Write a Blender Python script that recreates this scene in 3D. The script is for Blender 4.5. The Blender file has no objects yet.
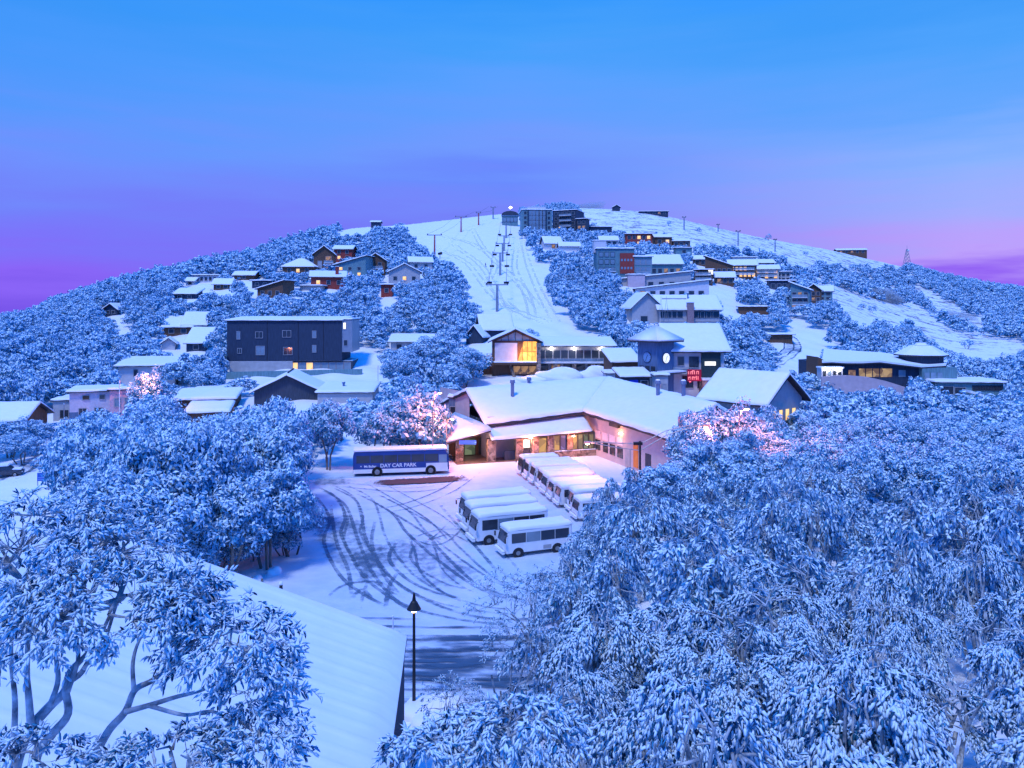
import bpy, bmesh, math, random
import numpy as np
from mathutils import Vector, Matrix
sc = bpy.context.scene
COL = sc.collection
R = math.radians
# ------------------------------------------------------------------ camera, sky, sun, exposure
F = 750.0            # focal length in pixels of a 1024 px wide picture
CX, HY, CZ = 512.0, 310.0, 20.0
cam = bpy.data.cameras.new('camera'); cam_o = bpy.data.objects.new('camera', cam); COL.objects.link(cam_o)
cam_o.location = (0, 0, CZ); cam_o.rotation_euler = (R(90), 0, 0)
cam.sensor_width = 36.0; cam.lens = F * 36.0 / 1024.0
cam.shift_y = -(384.0 - HY) / 1024.0
cam.clip_start = 0.5; cam.clip_end = 60000.0
sc.camera = cam_o
sc.view_settings.view_transform = 'Standard'; sc.view_settings.look = 'None'
sc.view_settings.exposure = 0.0; sc.view_settings.gamma = 1.0
sc.cycles.max_bounces = 5; sc.cycles.diffuse_bounces = 3; sc.cycles.transparent_max_bounces = 12
sc.cycles.volume_bounces = 0; sc.cycles.use_denoising = True
sc.cycles.sample_clamp_indirect = 4.0

def lin(r, g, b):
    def f(c):
        c /= 255.0
        return c / 12.92 if c <= 0.04045 else ((c + 0.055) / 1.055) ** 2.4
    return (f(r), f(g), f(b), 1.0)

SUN_EL, SUN_AZ = 60.0, 205.0     # afterglow: from behind and left of the camera
world = bpy.data.worlds.new('World'); sc.world = world; world.use_nodes = True
nt = world.node_tree; nt.nodes.clear()
def N(t, **k):
    n = nt.nodes.new(t)
    for a, b in k.items(): setattr(n, a, b)
    return n
def ramp(fac, stops):
    r = N('ShaderNodeValToRGB'); e = r.color_ramp.elements
    while len(e) < len(stops): e.new(0.5)
    for q, (p, c) in zip(e, stops): q.position = p; q.color = c
    nt.links.new(fac, r.inputs[0]); return r.outputs[0]
tc = N('ShaderNodeTexCoord'); sep = N('ShaderNodeSeparateXYZ'); nt.links.new(tc.outputs['Generated'], sep.inputs[0])
# soft cloud streaks: stretched noise disturbs the elevation a little
mp = N('ShaderNodeMapping'); mp.inputs['Scale'].default_value = (1.6, 1.6, 14.0); mp.inputs['Rotation'].default_value = (0, R(9), 0)
nt.links.new(tc.outputs['Generated'], mp.inputs[0])
nz = N('ShaderNodeTexNoise'); nz.inputs['Scale'].default_value = 2.2; nz.inputs['Detail'].default_value = 5.0; nz.inputs['Roughness'].default_value = 0.55
nt.links.new(mp.outputs[0], nz.inputs[0])
def mth(op, a, b=None, clamp=False):
    m = N('ShaderNodeMath', operation=op); m.use_clamp = clamp
    for i, v in enumerate((a, b)):
        if v is None: continue
        if isinstance(v, (int, float)): m.inputs[i].default_value = v
        else: nt.links.new(v, m.inputs[i])
    return m.outputs[0]
el = mth('ADD', sep.outputs[2], mth('MULTIPLY', mth('SUBTRACT', nz.outputs[0], 0.5), 0.10))
el = mth('MULTIPLY', el, 1.0, True)
ZEN = (0.001, 0.34, 1.75, 1)
left = ramp(el, [(0.0, lin(120, 84, 235)), (0.03, lin(138, 98, 248)), (0.075, lin(124, 114, 251)), (0.12, lin(114, 128, 251)), (0.175, lin(110, 146, 254)), (0.23, lin(84, 152, 253)), (0.285, lin(68, 152, 252)), (0.34, lin(54, 148, 248)), (0.6, ZEN)])
mid = ramp(el, [(0.0, lin(112, 100, 236)), (0.10, lin(114, 118, 246)), (0.14, lin(116, 134, 251)), (0.175, lin(104, 138, 253)), (0.21, lin(113, 154, 254)), (0.28, lin(92, 160, 255)), (0.34, lin(70, 160, 252)), (0.39, lin(52, 152, 250)), (0.6, ZEN)])
right = ramp(el, [(0.0, lin(126, 76, 228)), (0.040, lin(146, 98, 245)), (0.065, lin(188, 158, 252)), (0.11, lin(164, 172, 254)), (0.17, lin(138, 178, 255)), (0.23, lin(98, 166, 254)), (0.29, lin(76, 162, 252)), (0.34, lin(60, 154, 249)), (0.6, ZEN)])
az = N('ShaderNodeMapRange'); az.inputs[1].default_value = 0.0; az.inputs[2].default_value = 0.52; nt.links.new(sep.outputs[0], az.inputs[0])
azl = N('ShaderNodeMapRange'); azl.inputs[1].default_value = 0.0; azl.inputs[2].default_value = -0.58; nt.links.new(sep.outputs[0], azl.inputs[0])
def mixc(f, a, b, mode='MIX'):
    m = N('ShaderNodeMix', data_type='RGBA', blend_type=mode)
    if isinstance(f, (int, float)): m.inputs[0].default_value = f
    else: nt.links.new(f, m.inputs[0])
    nt.links.new(a, m.inputs[6]); nt.links.new(b, m.inputs[7]); return m.outputs[2]
c1 = mixc(az.outputs[0], mid, right); c2 = mixc(azl.outputs[0], c1, left)
bk = N('ShaderNodeMapRange'); bk.inputs[1].default_value = 0.25; bk.inputs[2].default_value = -0.35; nt.links.new(sep.outputs[1], bk.inputs[0])
back = ramp(el, [(0.0, (.002, .20, 1.05, 1)), (0.5, ZEN)])     # the blue side of the sky, behind the camera
c2 = mixc(bk.outputs[0], c2, back)
sky = N('ShaderNodeTexSky', sky_type='NISHITA'); sky.sun_disc = False
sky.sun_elevation = R(4); sky.sun_rotation = R(SUN_AZ); sky.altitude = 1700
bg1 = N('ShaderNodeBackground'); nt.links.new(c2, bg1.inputs[0]); bg1.inputs[1].default_value = 1.0
bg2 = N('ShaderNodeBackground'); nt.links.new(sky.outputs[0], bg2.inputs[0]); bg2.inputs[1].default_value = 0.002
ad = N('ShaderNodeAddShader'); nt.links.new(bg1.outputs[0], ad.inputs[0]); nt.links.new(bg2.outputs[0], ad.inputs[1])
wo = N('ShaderNodeOutputWorld'); nt.links.new(ad.outputs[0], wo.inputs[0])
sun = bpy.data.lights.new('sun', 'SUN'); sun.energy = 2.45; sun.angle = R(9); sun.color = (0.70, 0.73, 0.80)
sun_o = bpy.data.objects.new('sun', sun); COL.objects.link(sun_o)
# light travels from azimuth SUN_AZ (clockwise from +Y) at SUN_EL
a = R(SUN_AZ); dv = Vector((math.sin(a) * math.cos(R(SUN_EL)), math.cos(a) * math.cos(R(SUN_EL)), math.sin(R(SUN_EL))))
sun_o.rotation_euler = dv.to_track_quat('Z', 'Y').to_euler()

# ------------------------------------------------------------------ materials
MATS = {}
def mat(name, col, rough=0.7, var=0.15, scale=3.0, bump=0.0, metal=0.0, emit=None, estr=0.0, spec=0.3, stretch=None):
    if name in MATS: return MATS[name]
    m = bpy.data.materials.new(name); m.use_nodes = True; t = m.node_tree; b = t.nodes['Principled BSDF']
    b.inputs['Roughness'].default_value = rough; b.inputs['Metallic'].default_value = metal
    b.inputs['Specular IOR Level'].default_value = spec
    c = t.nodes.new('ShaderNodeTexCoord'); n = t.nodes.new('ShaderNodeTexNoise'); n.inputs['Scale'].default_value = scale; n.inputs['Detail'].default_value = 6
    mpn = t.nodes.new('ShaderNodeMapping'); t.links.new(c.outputs['Object'], mpn.inputs[0]); t.links.new(mpn.outputs[0], n.inputs[0])
    if stretch: mpn.inputs['Scale'].default_value = stretch
    r = t.nodes.new('ShaderNodeValToRGB'); e = r.color_ramp.elements
    e[0].position = 0.3; e[1].position = 0.7
    e[0].color = (*[max(0, x * (1 - var)) for x in col[:3]], 1); e[1].color = (*[min(1, x * (1 + var)) for x in col[:3]], 1)
    t.links.new(n.outputs[0], r.inputs[0]); t.links.new(r.outputs[0], b.inputs['Base Color'])
    if bump:
        bp = t.nodes.new('ShaderNodeBump'); bp.inputs['Strength'].default_value = bump; bp.inputs['Distance'].default_value = 0.1
        t.links.new(n.outputs[0], bp.inputs['Height']); t.links.new(bp.outputs[0], b.inputs['Normal'])
    if emit:
        b.inputs['Emission Color'].default_value = (*emit[:3], 1); b.inputs['Emission Strength'].default_value = estr
    MATS[name] = m; return m
def lit_window(name, c1_, c2_, s):
    """glass over a lit room: patchy warm glow"""
    m = mat(name, (0.05, 0.05, 0.06), 0.25, 0.2, 1.0); t = m.node_tree; b = t.nodes['Principled BSDF']
    c = t.nodes.new('ShaderNodeTexCoord'); v = t.nodes.new('ShaderNodeTexVoronoi'); v.inputs['Scale'].default_value = 0.9
    t.links.new(c.outputs['Object'], v.inputs[0]); r = t.nodes.new('ShaderNodeValToRGB')
    r.color_ramp.elements[0].color = (*c1_, 1); r.color_ramp.elements[1].color = (*c2_, 1)
    r.color_ramp.elements[0].position = .2; r.color_ramp.elements[1].position = .8
    t.links.new(v.outputs['Color'], r.inputs[0]); t.links.new(r.outputs[0], b.inputs['Emission Color']); b.inputs['Emission Strength'].default_value = s
    return m
SNOWC = (0.80, 0.82, 0.87)
M_roof = mat('roof_snow', SNOWC, 0.6, 0.03, 1.2, 0.25)
def ground_mat():
    m = bpy.data.materials.new('ground_snow'); m.use_nodes = True; t = m.node_tree; b = t.nodes['Principled BSDF']
    b.inputs['Roughness'].default_value = 0.6; b.inputs['Specular IOR Level'].default_value = 0.2
    g = t.nodes.new('ShaderNodeNewGeometry')
    def noise(s, d, st=None):
        n = t.nodes.new('ShaderNodeTexNoise'); n.inputs['Scale'].default_value = s; n.inputs['Detail'].default_value = d
        if st:
            mpn = t.nodes.new('ShaderNodeMapping'); mpn.inputs['Scale'].default_value = st
            t.links.new(g.outputs['Position'], mpn.inputs[0]); t.links.new(mpn.outputs[0], n.inputs[0])
        else: t.links.new(g.outputs['Position'], n.inputs[0])
        return n.outputs[0]
    at_ = t.nodes.new('ShaderNodeAttribute'); at_.attribute_name = 'scrub'      # where heath and rock break through the snow
    n1 = noise(0.10, 8, (1, 2.2, 1)); n2 = noise(0.55, 6)
    def M(op, a, b_, cl=False):
        q = t.nodes.new('ShaderNodeMath'); q.operation = op; q.use_clamp = cl
        for i, v in enumerate((a, b_)):
            if isinstance(v, (int, float)): q.inputs[i].default_value = v
            else: t.links.new(v, q.inputs[i])
        return q.outputs[0]
    s = M('MULTIPLY', at_.outputs['Fac'], M('MULTIPLY', M('SUBTRACT', M('ADD', M('MULTIPLY', n1, .6), M('MULTIPLY', n2, .4)), 0.50), 9.0, True))
    mx = t.nodes.new('ShaderNodeMix'); mx.data_type = 'RGBA'
    v = t.nodes.new('ShaderNodeValToRGB'); v.color_ramp.elements[0].color = (.76, .78, .84, 1); v.color_ramp.elements[1].color = (.84, .86, .90, 1)
    t.links.new(n2, v.inputs[0]); t.links.new(s, mx.inputs[0]); t.links.new(v.outputs[0], mx.inputs[6]); mx.inputs[7].default_value = (.16, .13, .13, 1)
    pk = t.nodes.new('ShaderNodeAttribute'); pk.attribute_name = 'packed'      # driven-over, greyish packed snow
    mx2 = t.nodes.new('ShaderNodeMix'); mx2.data_type = 'RGBA'; t.links.new(M('MULTIPLY', pk.outputs['Fac'], M('ADD', n2, .35), True), mx2.inputs[0]); t.links.new(mx.outputs[2], mx2.inputs[6]); mx2.inputs[7].default_value = (.46, .56, .68, 1)
    t.links.new(mx2.outputs[2], b.inputs['Base Color'])
    bp = t.nodes.new('ShaderNodeBump'); bp.inputs['Strength'].default_value = 0.55; bp.inputs['Distance'].default_value = 0.35
    t.links.new(M('ADD', noise(0.35, 8), M('MULTIPLY', noise(2.5, 5), .25)), bp.inputs['Height']); t.links.new(bp.outputs[0], b.inputs['Normal'])
    return m
M_ground = ground_mat()
def foliage_mat(name, leaf, snow):
    m = bpy.data.materials.new(name); m.use_nodes = True; t = m.node_tree; b = t.nodes['Principled BSDF']
    b.inputs['Roughness'].default_value = 0.7; b.inputs['Specular IOR Level'].default_value = 0.15
    at_ = t.nodes.new('ShaderNodeAttribute'); at_.attribute_name = 'frost'
    r = t.nodes.new('ShaderNodeValToRGB'); e = r.color_ramp.elements
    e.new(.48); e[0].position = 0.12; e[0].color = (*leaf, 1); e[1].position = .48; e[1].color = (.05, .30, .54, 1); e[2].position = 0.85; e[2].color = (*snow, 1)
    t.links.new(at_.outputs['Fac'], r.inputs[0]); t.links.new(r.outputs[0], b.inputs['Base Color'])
    return m
M_leaf = foliage_mat('frosted_gum_leaf', (0.006, 0.040, 0.075), (0.68, 0.84, 0.93))
M_bark = mat('gum_bark', (0.16, 0.145, 0.13), 0.8, 0.5, 2.5, 0.3, stretch=(1, 1, .3))
M_barksnow = mat('frosted_bark', (0.36, 0.40, 0.44), 0.8, 0.7, 4.5, 0.3)
# ------------------------------------------------------------------ helpers
def props(o, label=None, cat=None, group=None, kind=None):
    if label: o['label'] = label
    if cat: o['category'] = cat
    if group: o['group'] = group
    if kind: o['kind'] = kind
    return o
def empty(name, loc, rz=0.0, label=None, cat=None, group=None):
    o = bpy.data.objects.new(name, None); COL.objects.link(o); o.location = loc; o.rotation_euler = (0, 0, rz)
    o.empty_display_size = 0.3
    return props(o, label, cat, group)
def P(px, py, D):
    return Vector(((px - CX) / F * D, D, CZ + (HY - py) / F * D))
class MB:
    def __init__(s): s.v = []; s.f = []; s.m = []
    def poly(s, pts, m=0):
        i = len(s.v); s.v += [tuple(p) for p in pts]; s.f.append(tuple(range(i, i + len(pts)))); s.m.append(m)
    def hexa(s, b, t, m=0, mt=None):
        """closed prism between polygon b (bottom, ccw) and t (top)"""
        n = len(b); i = len(s.v); s.v += [tuple(p) for p in b] + [tuple(p) for p in t]
        s.f.append(tuple(i + k for k in reversed(range(n)))); s.m.append(m)
        s.f.append(tuple(i + n + k for k in range(n))); s.m.append(m if mt is None else mt)
        for k in range(n):
            q = (k + 1) % n; s.f.append((i + k, i + q, i + n + q, i + n + k)); s.m.append(m)
    def box(s, x0, x1, y0, y1, z0, z1, m=0, mt=None):
        s.hexa([(x0, y0, z0), (x1, y0, z0), (x1, y1, z0), (x0, y1, z0)], [(x0, y0, z1), (x1, y0, z1), (x1, y1, z1), (x0, y1, z1)], m, mt)
    def tube(s, pts, rad, n=6, m=0, cap=True):
        pts = [Vector(p) for p in pts]
        if isinstance(rad, (int, float)): rad = [rad] * len(pts)
        rings = []; pa = None
        for k, p in enumerate(pts):
            d = (pts[min(k + 1, len(pts) - 1)] - pts[max(k - 1, 0)])
            d = d.normalized() if d.length > 1e-9 else Vector((0, 0, 1))
            a_ = d.cross(Vector((0, 0, 1)) if abs(d.z) < .9 else Vector((1, 0, 0))).normalized()
            if pa is not None and (pa - d * pa.dot(d)).length > .1: a_ = (pa - d * pa.dot(d)).normalized()
            pa = a_; b_ = d.cross(a_)
            i = len(s.v)
            for j in range(n):
                t_ = 2 * math.pi * j / n; s.v.append(tuple(p + (a_ * math.cos(t_) + b_ * math.sin(t_)) * rad[k]))
            rings.append(i)
        for k in range(len(pts) - 1):
            for j in range(n):
                q = (j + 1) % n; s.f.append((rings[k] + j, rings[k] + q, rings[k + 1] + q, rings[k + 1] + j)); s.m.append(m)
        if cap:
            s.f.append(tuple(rings[0] + j for j in reversed(range(n)))); s.m.append(m)
            s.f.append(tuple(rings[-1] + j for j in range(n))); s.m.append(m)
    def lathe(s, prof, n=12, m=0, c=(0, 0, 0)):
        s.tube([(c[0], c[1], c[2] + z) for r_, z in prof], [r_ for r_, z in prof], n, m)
    def ball(s, c, r_, m=0, n=8, sq=(1, 1, 1)):
        rings = []
        for k in range(n + 1):
            th = math.pi * k / n; rings.append((max(1e-4, math.sin(th) * r_), -math.cos(th) * r_))
        i0 = len(s.v)
        for rr, z in rings:
            for j in range(n * 2):
                t_ = math.pi * j / n; s.v.append((c[0] + rr * math.cos(t_) * sq[0], c[1] + rr * math.sin(t_) * sq[1], c[2] + z * sq[2]))
        w = n * 2
        for k in range(n):
            for j in range(w):
                q = (j + 1) % w; s.f.append((i0 + k * w + j, i0 + k * w + q, i0 + (k + 1) * w + q, i0 + (k + 1) * w + j)); s.m.append(m)
    def build(s, name, mats, parent=None, smooth=False, bevel=0.0, loc=None):
        me = bpy.data.meshes.new(name); me.from_pydata(s.v, [], s.f)
        for m_ in (mats if isinstance(mats, (list, tuple)) else [mats]): me.materials.append(m_)
        me.polygons.foreach_set('material_index', s.m)
        bm = bmesh.new(); bm.from_mesh(me)
        bmesh.ops.remove_doubles(bm, verts=bm.verts, dist=1e-5)
        bmesh.ops.recalc_face_normals(bm, faces=bm.faces)
        if bevel: bmesh.ops.bevel(bm, geom=list(bm.edges), offset=bevel, segments=2, affect='EDGES', clamp_overlap=True)
        bm.to_mesh(me); bm.free()
        if smooth: me.polygons.foreach_set('use_smooth', [True] * len(me.polygons))
        o = bpy.data.objects.new(name, me); COL.objects.link(o)
        if parent is not None: o.parent = parent
        if loc is not None: o.location = loc
        return o
def copy_tree(o, parent=None):
    c = o.copy(); COL.objects.link(c)
    if parent is not None: c.parent = parent
    for ch in list(o.children): copy_tree(ch, c)
    return c
# ------------------------------------------------------------------ terrain
CTRL = {
 -260: [(6,9),(12,9),(20,5),(30,1),(45,-.5),(70,-2),(100,-2.7),(150,2),(210,7.5),(280,8),(340,4),(450,-20),(800,-80),(1400,-150)],
 0: [(6,9),(12,9),(20,5),(30,1),(45,-.5),(70,-2),(100,-2.7),(150,2),(210,7),(280,11.5),(340,8),(450,-15),(800,-70),(1400,-150)],
 100: [(6,9),(12,9),(20,4),(30,0),(57,0),(85,-.5),(130,0),(200,9.3),(300,25),(360,24),(500,5),(800,-50),(1400,-150)],
 200: [(57,0),(90,.5),(120,.5),(165,2.4),(230,17),(350,37.7),(420,36),(600,10),(1400,-120)],
 290: [(12,8),(20,3),(30,0),(60,0),(100,0),(140,2.5),(180,6),(250,23.3),(330,40),(420,56),(480,55),(700,20),(1400,-100)],
 350: [(36,0),(60,0),(95,0),(140,3),(180,6),(260,23.5),(330,41),(460,70),(520,71),(800,40),(1400,-80)],
 430: [(36,0),(60,0),(100,0),(150,3.5),(180,6),(230,17),(300,33),(400,52),(520,81),(600,84),(900,60),(1400,-50)],
 500: [(6,7),(12,5),(20,2.5),(30,.5),(36,0),(70,0),(100,0),(120,.2),(165,5.7),(200,12.8),(260,23.5),(330,38.5),(420,61),(520,86),(620,95),(900,80),(1400,0)],
 560: [(12,7),(20,4.5),(30,2),(45,1),(60,.3),(80,0),(103,0),(125,.5),(165,5.5),(220,17),(300,34),(400,56),(480,70),(620,104),(700,107),(900,90),(1400,20)],
 640: [(6,9.5),(12,8),(20,6),(30,4.2),(45,3),(60,2),(80,.8),(110,.5),(145,3.5),(170,7),(220,17),(270,27),(430,60),(640,103.6),(800,105),(1400,40)],
 750: [(12,8.5),(20,6.5),(30,4.8),(45,3.3),(60,2.2),(80,1.2),(120,1.3),(160,5),(210,11.6),(280,23.7),(400,48),(520,68),(640,83),(760,84),(1000,60),(1400,0)],
 830: [(12,8.5),(20,6.5),(45,3.5),(80,1.3),(120,1.2),(150,3),(200,9),(240,16.8),(320,24.3),(450,42),(640,71),(740,70),(1000,45),(1400,-20)],
 900: [(12,8.5),(45,3.5),(80,1.3),(150,2),(240,7.2),(380,20),(500,36),(620,56.4),(720,54),(1000,20),(1400,-60)],
 1024: [(6,9),(12,8.5),(45,3.5),(80,1.3),(160,.8),(300,6),(450,18),(600,34.4),(700,30),(900,0),(1400,-100)],
 1290: [(6,9),(12,8.5),(45,3.5),(80,1.3),(160,.8),(300,6),(450,18),(600,26),(700,20),(900,-10),(1400,-100)],
}
pts = np.array([((px - CX) / F, math.log(D), z) for px, L in CTRL.items() for D, z in L])
SU = 2.5
def kern(r2): return np.where(r2 > 1e-12, 0.5 * r2 * np.log(np.maximum(r2, 1e-12)), 0.0)
A = np.stack([pts[:, 0] * SU, pts[:, 1]], 1); n = len(A)
K = kern(((A[:, None] - A[None]) ** 2).sum(-1)) + np.eye(n) * 0.004
Q = np.concatenate([np.ones((n, 1)), A], 1)
W = np.linalg.solve(np.block([[K, Q], [Q.T, np.zeros((3, 3))]]), np.concatenate([pts[:, 2], np.zeros(3)]))
PARK = np.array([(-25.5, 90), (-22, 112), (14, 114), (22, 90), (14, 76), (4, 60), (0, 47), (-1, 34), (-16, 34), (-15, 50), (-17, 62), (-23, 80)], float)
def sdist(X, Y, poly):
    """signed distance to polygon, negative inside"""
    X = np.asarray(X, float); Y = np.asarray(Y, float); d = np.full(X.shape, 1e9); ins = np.zeros(X.shape, bool)
    for i in range(len(poly)):
        ax, ay = poly[i]; bx, by = poly[(i + 1) % len(poly)]
        t_ = np.clip(((X - ax) * (bx - ax) + (Y - ay) * (by - ay)) / ((bx - ax) ** 2 + (by - ay) ** 2), 0, 1)
        d = np.minimum(d, np.hypot(X - ax - t_ * (bx - ax), Y - ay - t_ * (by - ay)))
        c = ((ay > Y) != (by > Y)) & (X < (bx - ax) * (Y - ay) / (by - ay + 1e-12) + ax); ins ^= c
    return np.where(ins, -d, d)
def ground(X, Y):
    X = np.asarray(X, float); Y = np.asarray(Y, float); sh = np.broadcast(X, Y).shape
    x = np.broadcast_to(X, sh).ravel(); y = np.broadcast_to(Y, sh).ravel()
    yy = np.clip(y, 6, 1400); u = np.clip(x / yy, -1.05, 1.05); v = np.log(yy); out = np.empty(len(x))
    for s_ in range(0, len(x), 20000):
        e_ = s_ + 20000; B = np.stack([u[s_:e_] * SU, v[s_:e_]], 1)
        out[s_:e_] = kern(((B[:, None] - A[None]) ** 2).sum(-1)) @ W[:n] + W[n] + B @ W[n + 1:]
    sd = sdist(x, y, PARK); w = np.clip(1 - sd / 6.0, 0, 1); w = w * w * (3 - 2 * w)
    out = out * (1 - w)
    out += (1 - w) * 0.12 * (np.sin(x * .5) * np.cos(y * .43 + x * .2)) * np.clip(y / 60, 0.3, 3)
    return out.reshape(sh)
def g1(x, y): return float(ground(np.array([x]), np.array([y]))[0])
_DS = np.exp(np.linspace(math.log(8), math.log(1300), 1500))
def at(px, py, dmin=8.0):
    """where the line of sight through a picture point meets the ground"""
    d = _DS[_DS >= dmin]; z = CZ + (HY - py) / F * d; g = ground((px - CX) / F * d, d)
    k = np.argmax(g >= z)
    if g[k] < z[k]: k = int(np.argmin(z - g))
    x, y = (px - CX) / F * d[k], d[k]
    return Vector((x, y, float(g[k])))
def inpoly(px, py, poly): return float(sdist(np.array([px]), np.array([py]), np.array(poly, float))[0]) < 0
SCRUB = [(575, 203), (660, 205), (760, 230), (880, 258), (960, 278), (1030, 345), (1030, 365), (930, 345), (840, 312), (800, 275), (740, 252), (640, 238), (585, 224)]
def build_ground():
    us = np.linspace(-1.05, 1.05, 420); vs = np.concatenate([np.linspace(math.log(6), math.log(130), 260), np.linspace(math.log(130), math.log(1400), 260)[1:]])
    U, V = np.meshgrid(us, vs); Y = np.exp(V); X = U * Y; Z = ground(X, Y)
    nv, nu = U.shape; co = np.stack([X, Y, Z], -1).reshape(-1, 3)
    i = np.arange(nv * nu).reshape(nv, nu); q = np.stack([i[:-1, :-1], i[:-1, 1:], i[1:, 1:], i[1:, :-1]], -1).reshape(-1, 4)
    me = bpy.data.meshes.new('snowy_hill'); fast_mesh(me, co, q); me.materials.append(M_ground)
    px = CX + F * X / Y; py = HY - F * (Z - CZ) / Y
    s = np.clip(-sdist(px.ravel(), py.ravel(), np.array(SCRUB, float)) / 6.0, 0, 1) * (Y.ravel() > 230)
    at_ = me.attributes.new('scrub', 'FLOAT', 'POINT'); at_.data.foreach_set('value', s.astype(np.float32))
    pkv = np.clip(1 - sdist(X.ravel(), Y.ravel(), PARK) / 3, 0, 1) * np.clip((100 - Y.ravel()) / 12, 0, 1)
    at_ = me.attributes.new('packed', 'FLOAT', 'POINT'); at_.data.foreach_set('value', pkv.astype(np.float32))
    me.polygons.foreach_set('use_smooth', [True] * len(me.polygons))
    o = bpy.data.objects.new('snowy_hill', me); COL.objects.link(o); props(o, kind='structure')
    b = MB(); b.poly([(-40000, -200, -170), (40000, -200, -170), (40000, 40000, -170), (-40000, 40000, -170)])
    props(b.build('distant_plain', mat('far_snowy_forest', (0.42, 0.46, 0.52), 0.9, 0.4, .002)), kind='structure')
def fast_mesh(me, co, faces):
    nv, nf, k = len(co), len(faces), faces.shape[1]
    me.vertices.add(nv); me.vertices.foreach_set('co', np.ascontiguousarray(co, np.float32).ravel())
    me.loops.add(nf * k); me.loops.foreach_set('vertex_index', np.ascontiguousarray(faces, np.int32).ravel())
    me.polygons.add(nf); me.polygons.foreach_set('loop_start', np.arange(0, nf * k, k, dtype=np.int32))
    me.update(calc_edges=True)
build_ground()
# ------------------------------------------------------------------ wall and trim materials
def boards(name, col, var=.25, st=(3, 3, .3)): return mat(name, col, .75, var, 2.0, .15, stretch=st)
M_slate = boards('slate_cladding', (.028, .048, .085)); M_navy = boards('navy_cladding', (.045, .06, .085))
M_grey = mat('grey_render', (.42, .41, .42), .85, .08, 1.5); M_pale = mat('pale_render', (.58, .56, .58), .85, .08, 1.2)
M_cream = mat('cream_render', (.52, .46, .38), .85, .1, 1.5); M_brown = boards('brown_timber', (.13, .07, .045))
M_red = boards('red_timber', (.30, .05, .04)); M_teal = boards('teal_cladding', (.13, .25, .28)); M_conc = mat('concrete', (.40, .40, .41), .85, .15, .8)
M_bluew = boards('blue_cladding', (.10, .17, .28)); M_fascia = mat('dark_fascia', (.045, .04, .045), .6, .2, 2)
M_stone = None
def stone_mat():
    m = bpy.data.materials.new('fieldstone'); m.use_nodes = True; t = m.node_tree; b = t.nodes['Principled BSDF']; b.inputs['Roughness'].default_value = .85
    c = t.nodes.new('ShaderNodeTexCoord'); v = t.nodes.new('ShaderNodeTexVoronoi'); v.inputs['Scale'].default_value = 2.6
    t.links.new(c.outputs['Object'], v.inputs[0]); r = t.nodes.new('ShaderNodeValToRGB'); e = r.color_ramp.elements
    e[0].color = (.10, .065, .05, 1); e[1].color = (.42, .30, .23, 1); sp = t.nodes.new('ShaderNodeSeparateColor')
    t.links.new(v.outputs['Color'], sp.inputs[0]); t.links.new(sp.outputs[0], r.inputs[0]); t.links.new(r.outputs[0], b.inputs['Base Color'])
    v2 = t.nodes.new('ShaderNodeTexVoronoi'); v2.feature = 'DISTANCE_TO_EDGE'; v2.inputs['Scale'].default_value = 2.6; t.links.new(c.outputs['Object'], v2.inputs[0])
    bp = t.nodes.new('ShaderNodeBump'); bp.inputs['Strength'].default_value = .6; bp.inputs['Distance'].default_value = .2
    t.links.new(v2.outputs['Distance'], bp.inputs['Height']); t.links.new(bp.outputs[0], b.inputs['Normal']); return m
M_stone = stone_mat()
M_glass = mat('dark_glass', (.035, .045, .06), .08, .2, .5, spec=.6); M_glass2 = mat('pale_glass', (.20, .28, .34), .12, .3, .4, spec=.6)
M_frame = mat('window_frame', (.35, .35, .37), .5, .1, 2); M_frameD = mat('dark_window_frame', (.05, .05, .06), .5, .1, 2)
M_lit = lit_window('warm_lit_glass', (.9, .45, .12), (1, .75, .35), 1.3); M_litdim = lit_window('dim_lit_glass', (.10, .06, .05), (.9, .5, .2), .55)
M_litwhite = lit_window('white_lit_glass', (.75, .75, .8), (1, .95, .85), 1.6)
M_steel = mat('galvanised_steel', (.32, .33, .35), .45, .15, 3, metal=.6); M_black = mat('black_paint', (.02, .02, .024), .4, .2, 3)
M_lamp = mat('warm_lamp', (1, .8, .55), .3, .05, 1, emit=(1, .62, .30), estr=22); M_lampw = mat('white_lamp', (1, 1, 1), .3, .05, 1, emit=(1, .93, .85), estr=22)
VIS = []     # what the picture shows: (x0, x1, y0, y1, distance); no tree may stand in front of it
FOOT = []    # building footprints (x, y, radius)
WIN = {}
def win_mesh(w, h, glass, frame, nv=1, nh=1):
    key = (round(w, 1), round(h, 1), glass.name, frame.name, nv, nh)
    if key in WIN: return WIN[key]
    b = MB(); t = min(.09, w * .12)
    b.box(-w / 2, w / 2, -.05, -.012, 0, h, 0)
    for x0, x1, z0, z1 in ((-w / 2 - t, -w / 2, -t, h + t), (w / 2, w / 2 + t, -t, h + t)): b.box(x0, x1, -.13, -.002, z0, z1, 1)
    b.box(-w / 2, w / 2, -.13, -.002, h, h + t, 1); b.box(-w / 2, w / 2, -.16, -.002, -t, 0, 1)
    for k in range(1, nv): x = -w / 2 + w * k / nv; b.box(x - t * .35, x + t * .35, -.11, -.051, 0, h, 1)
    for k in range(1, nh): z = h * k / nh; b.box(-w / 2, w / 2, -.108, -.052, z - t * .3, z + t * .3, 1)
    o = b.build('window', [glass, frame]); me = o.data; bpy.data.objects.remove(o); WIN[key] = me; return me
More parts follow.
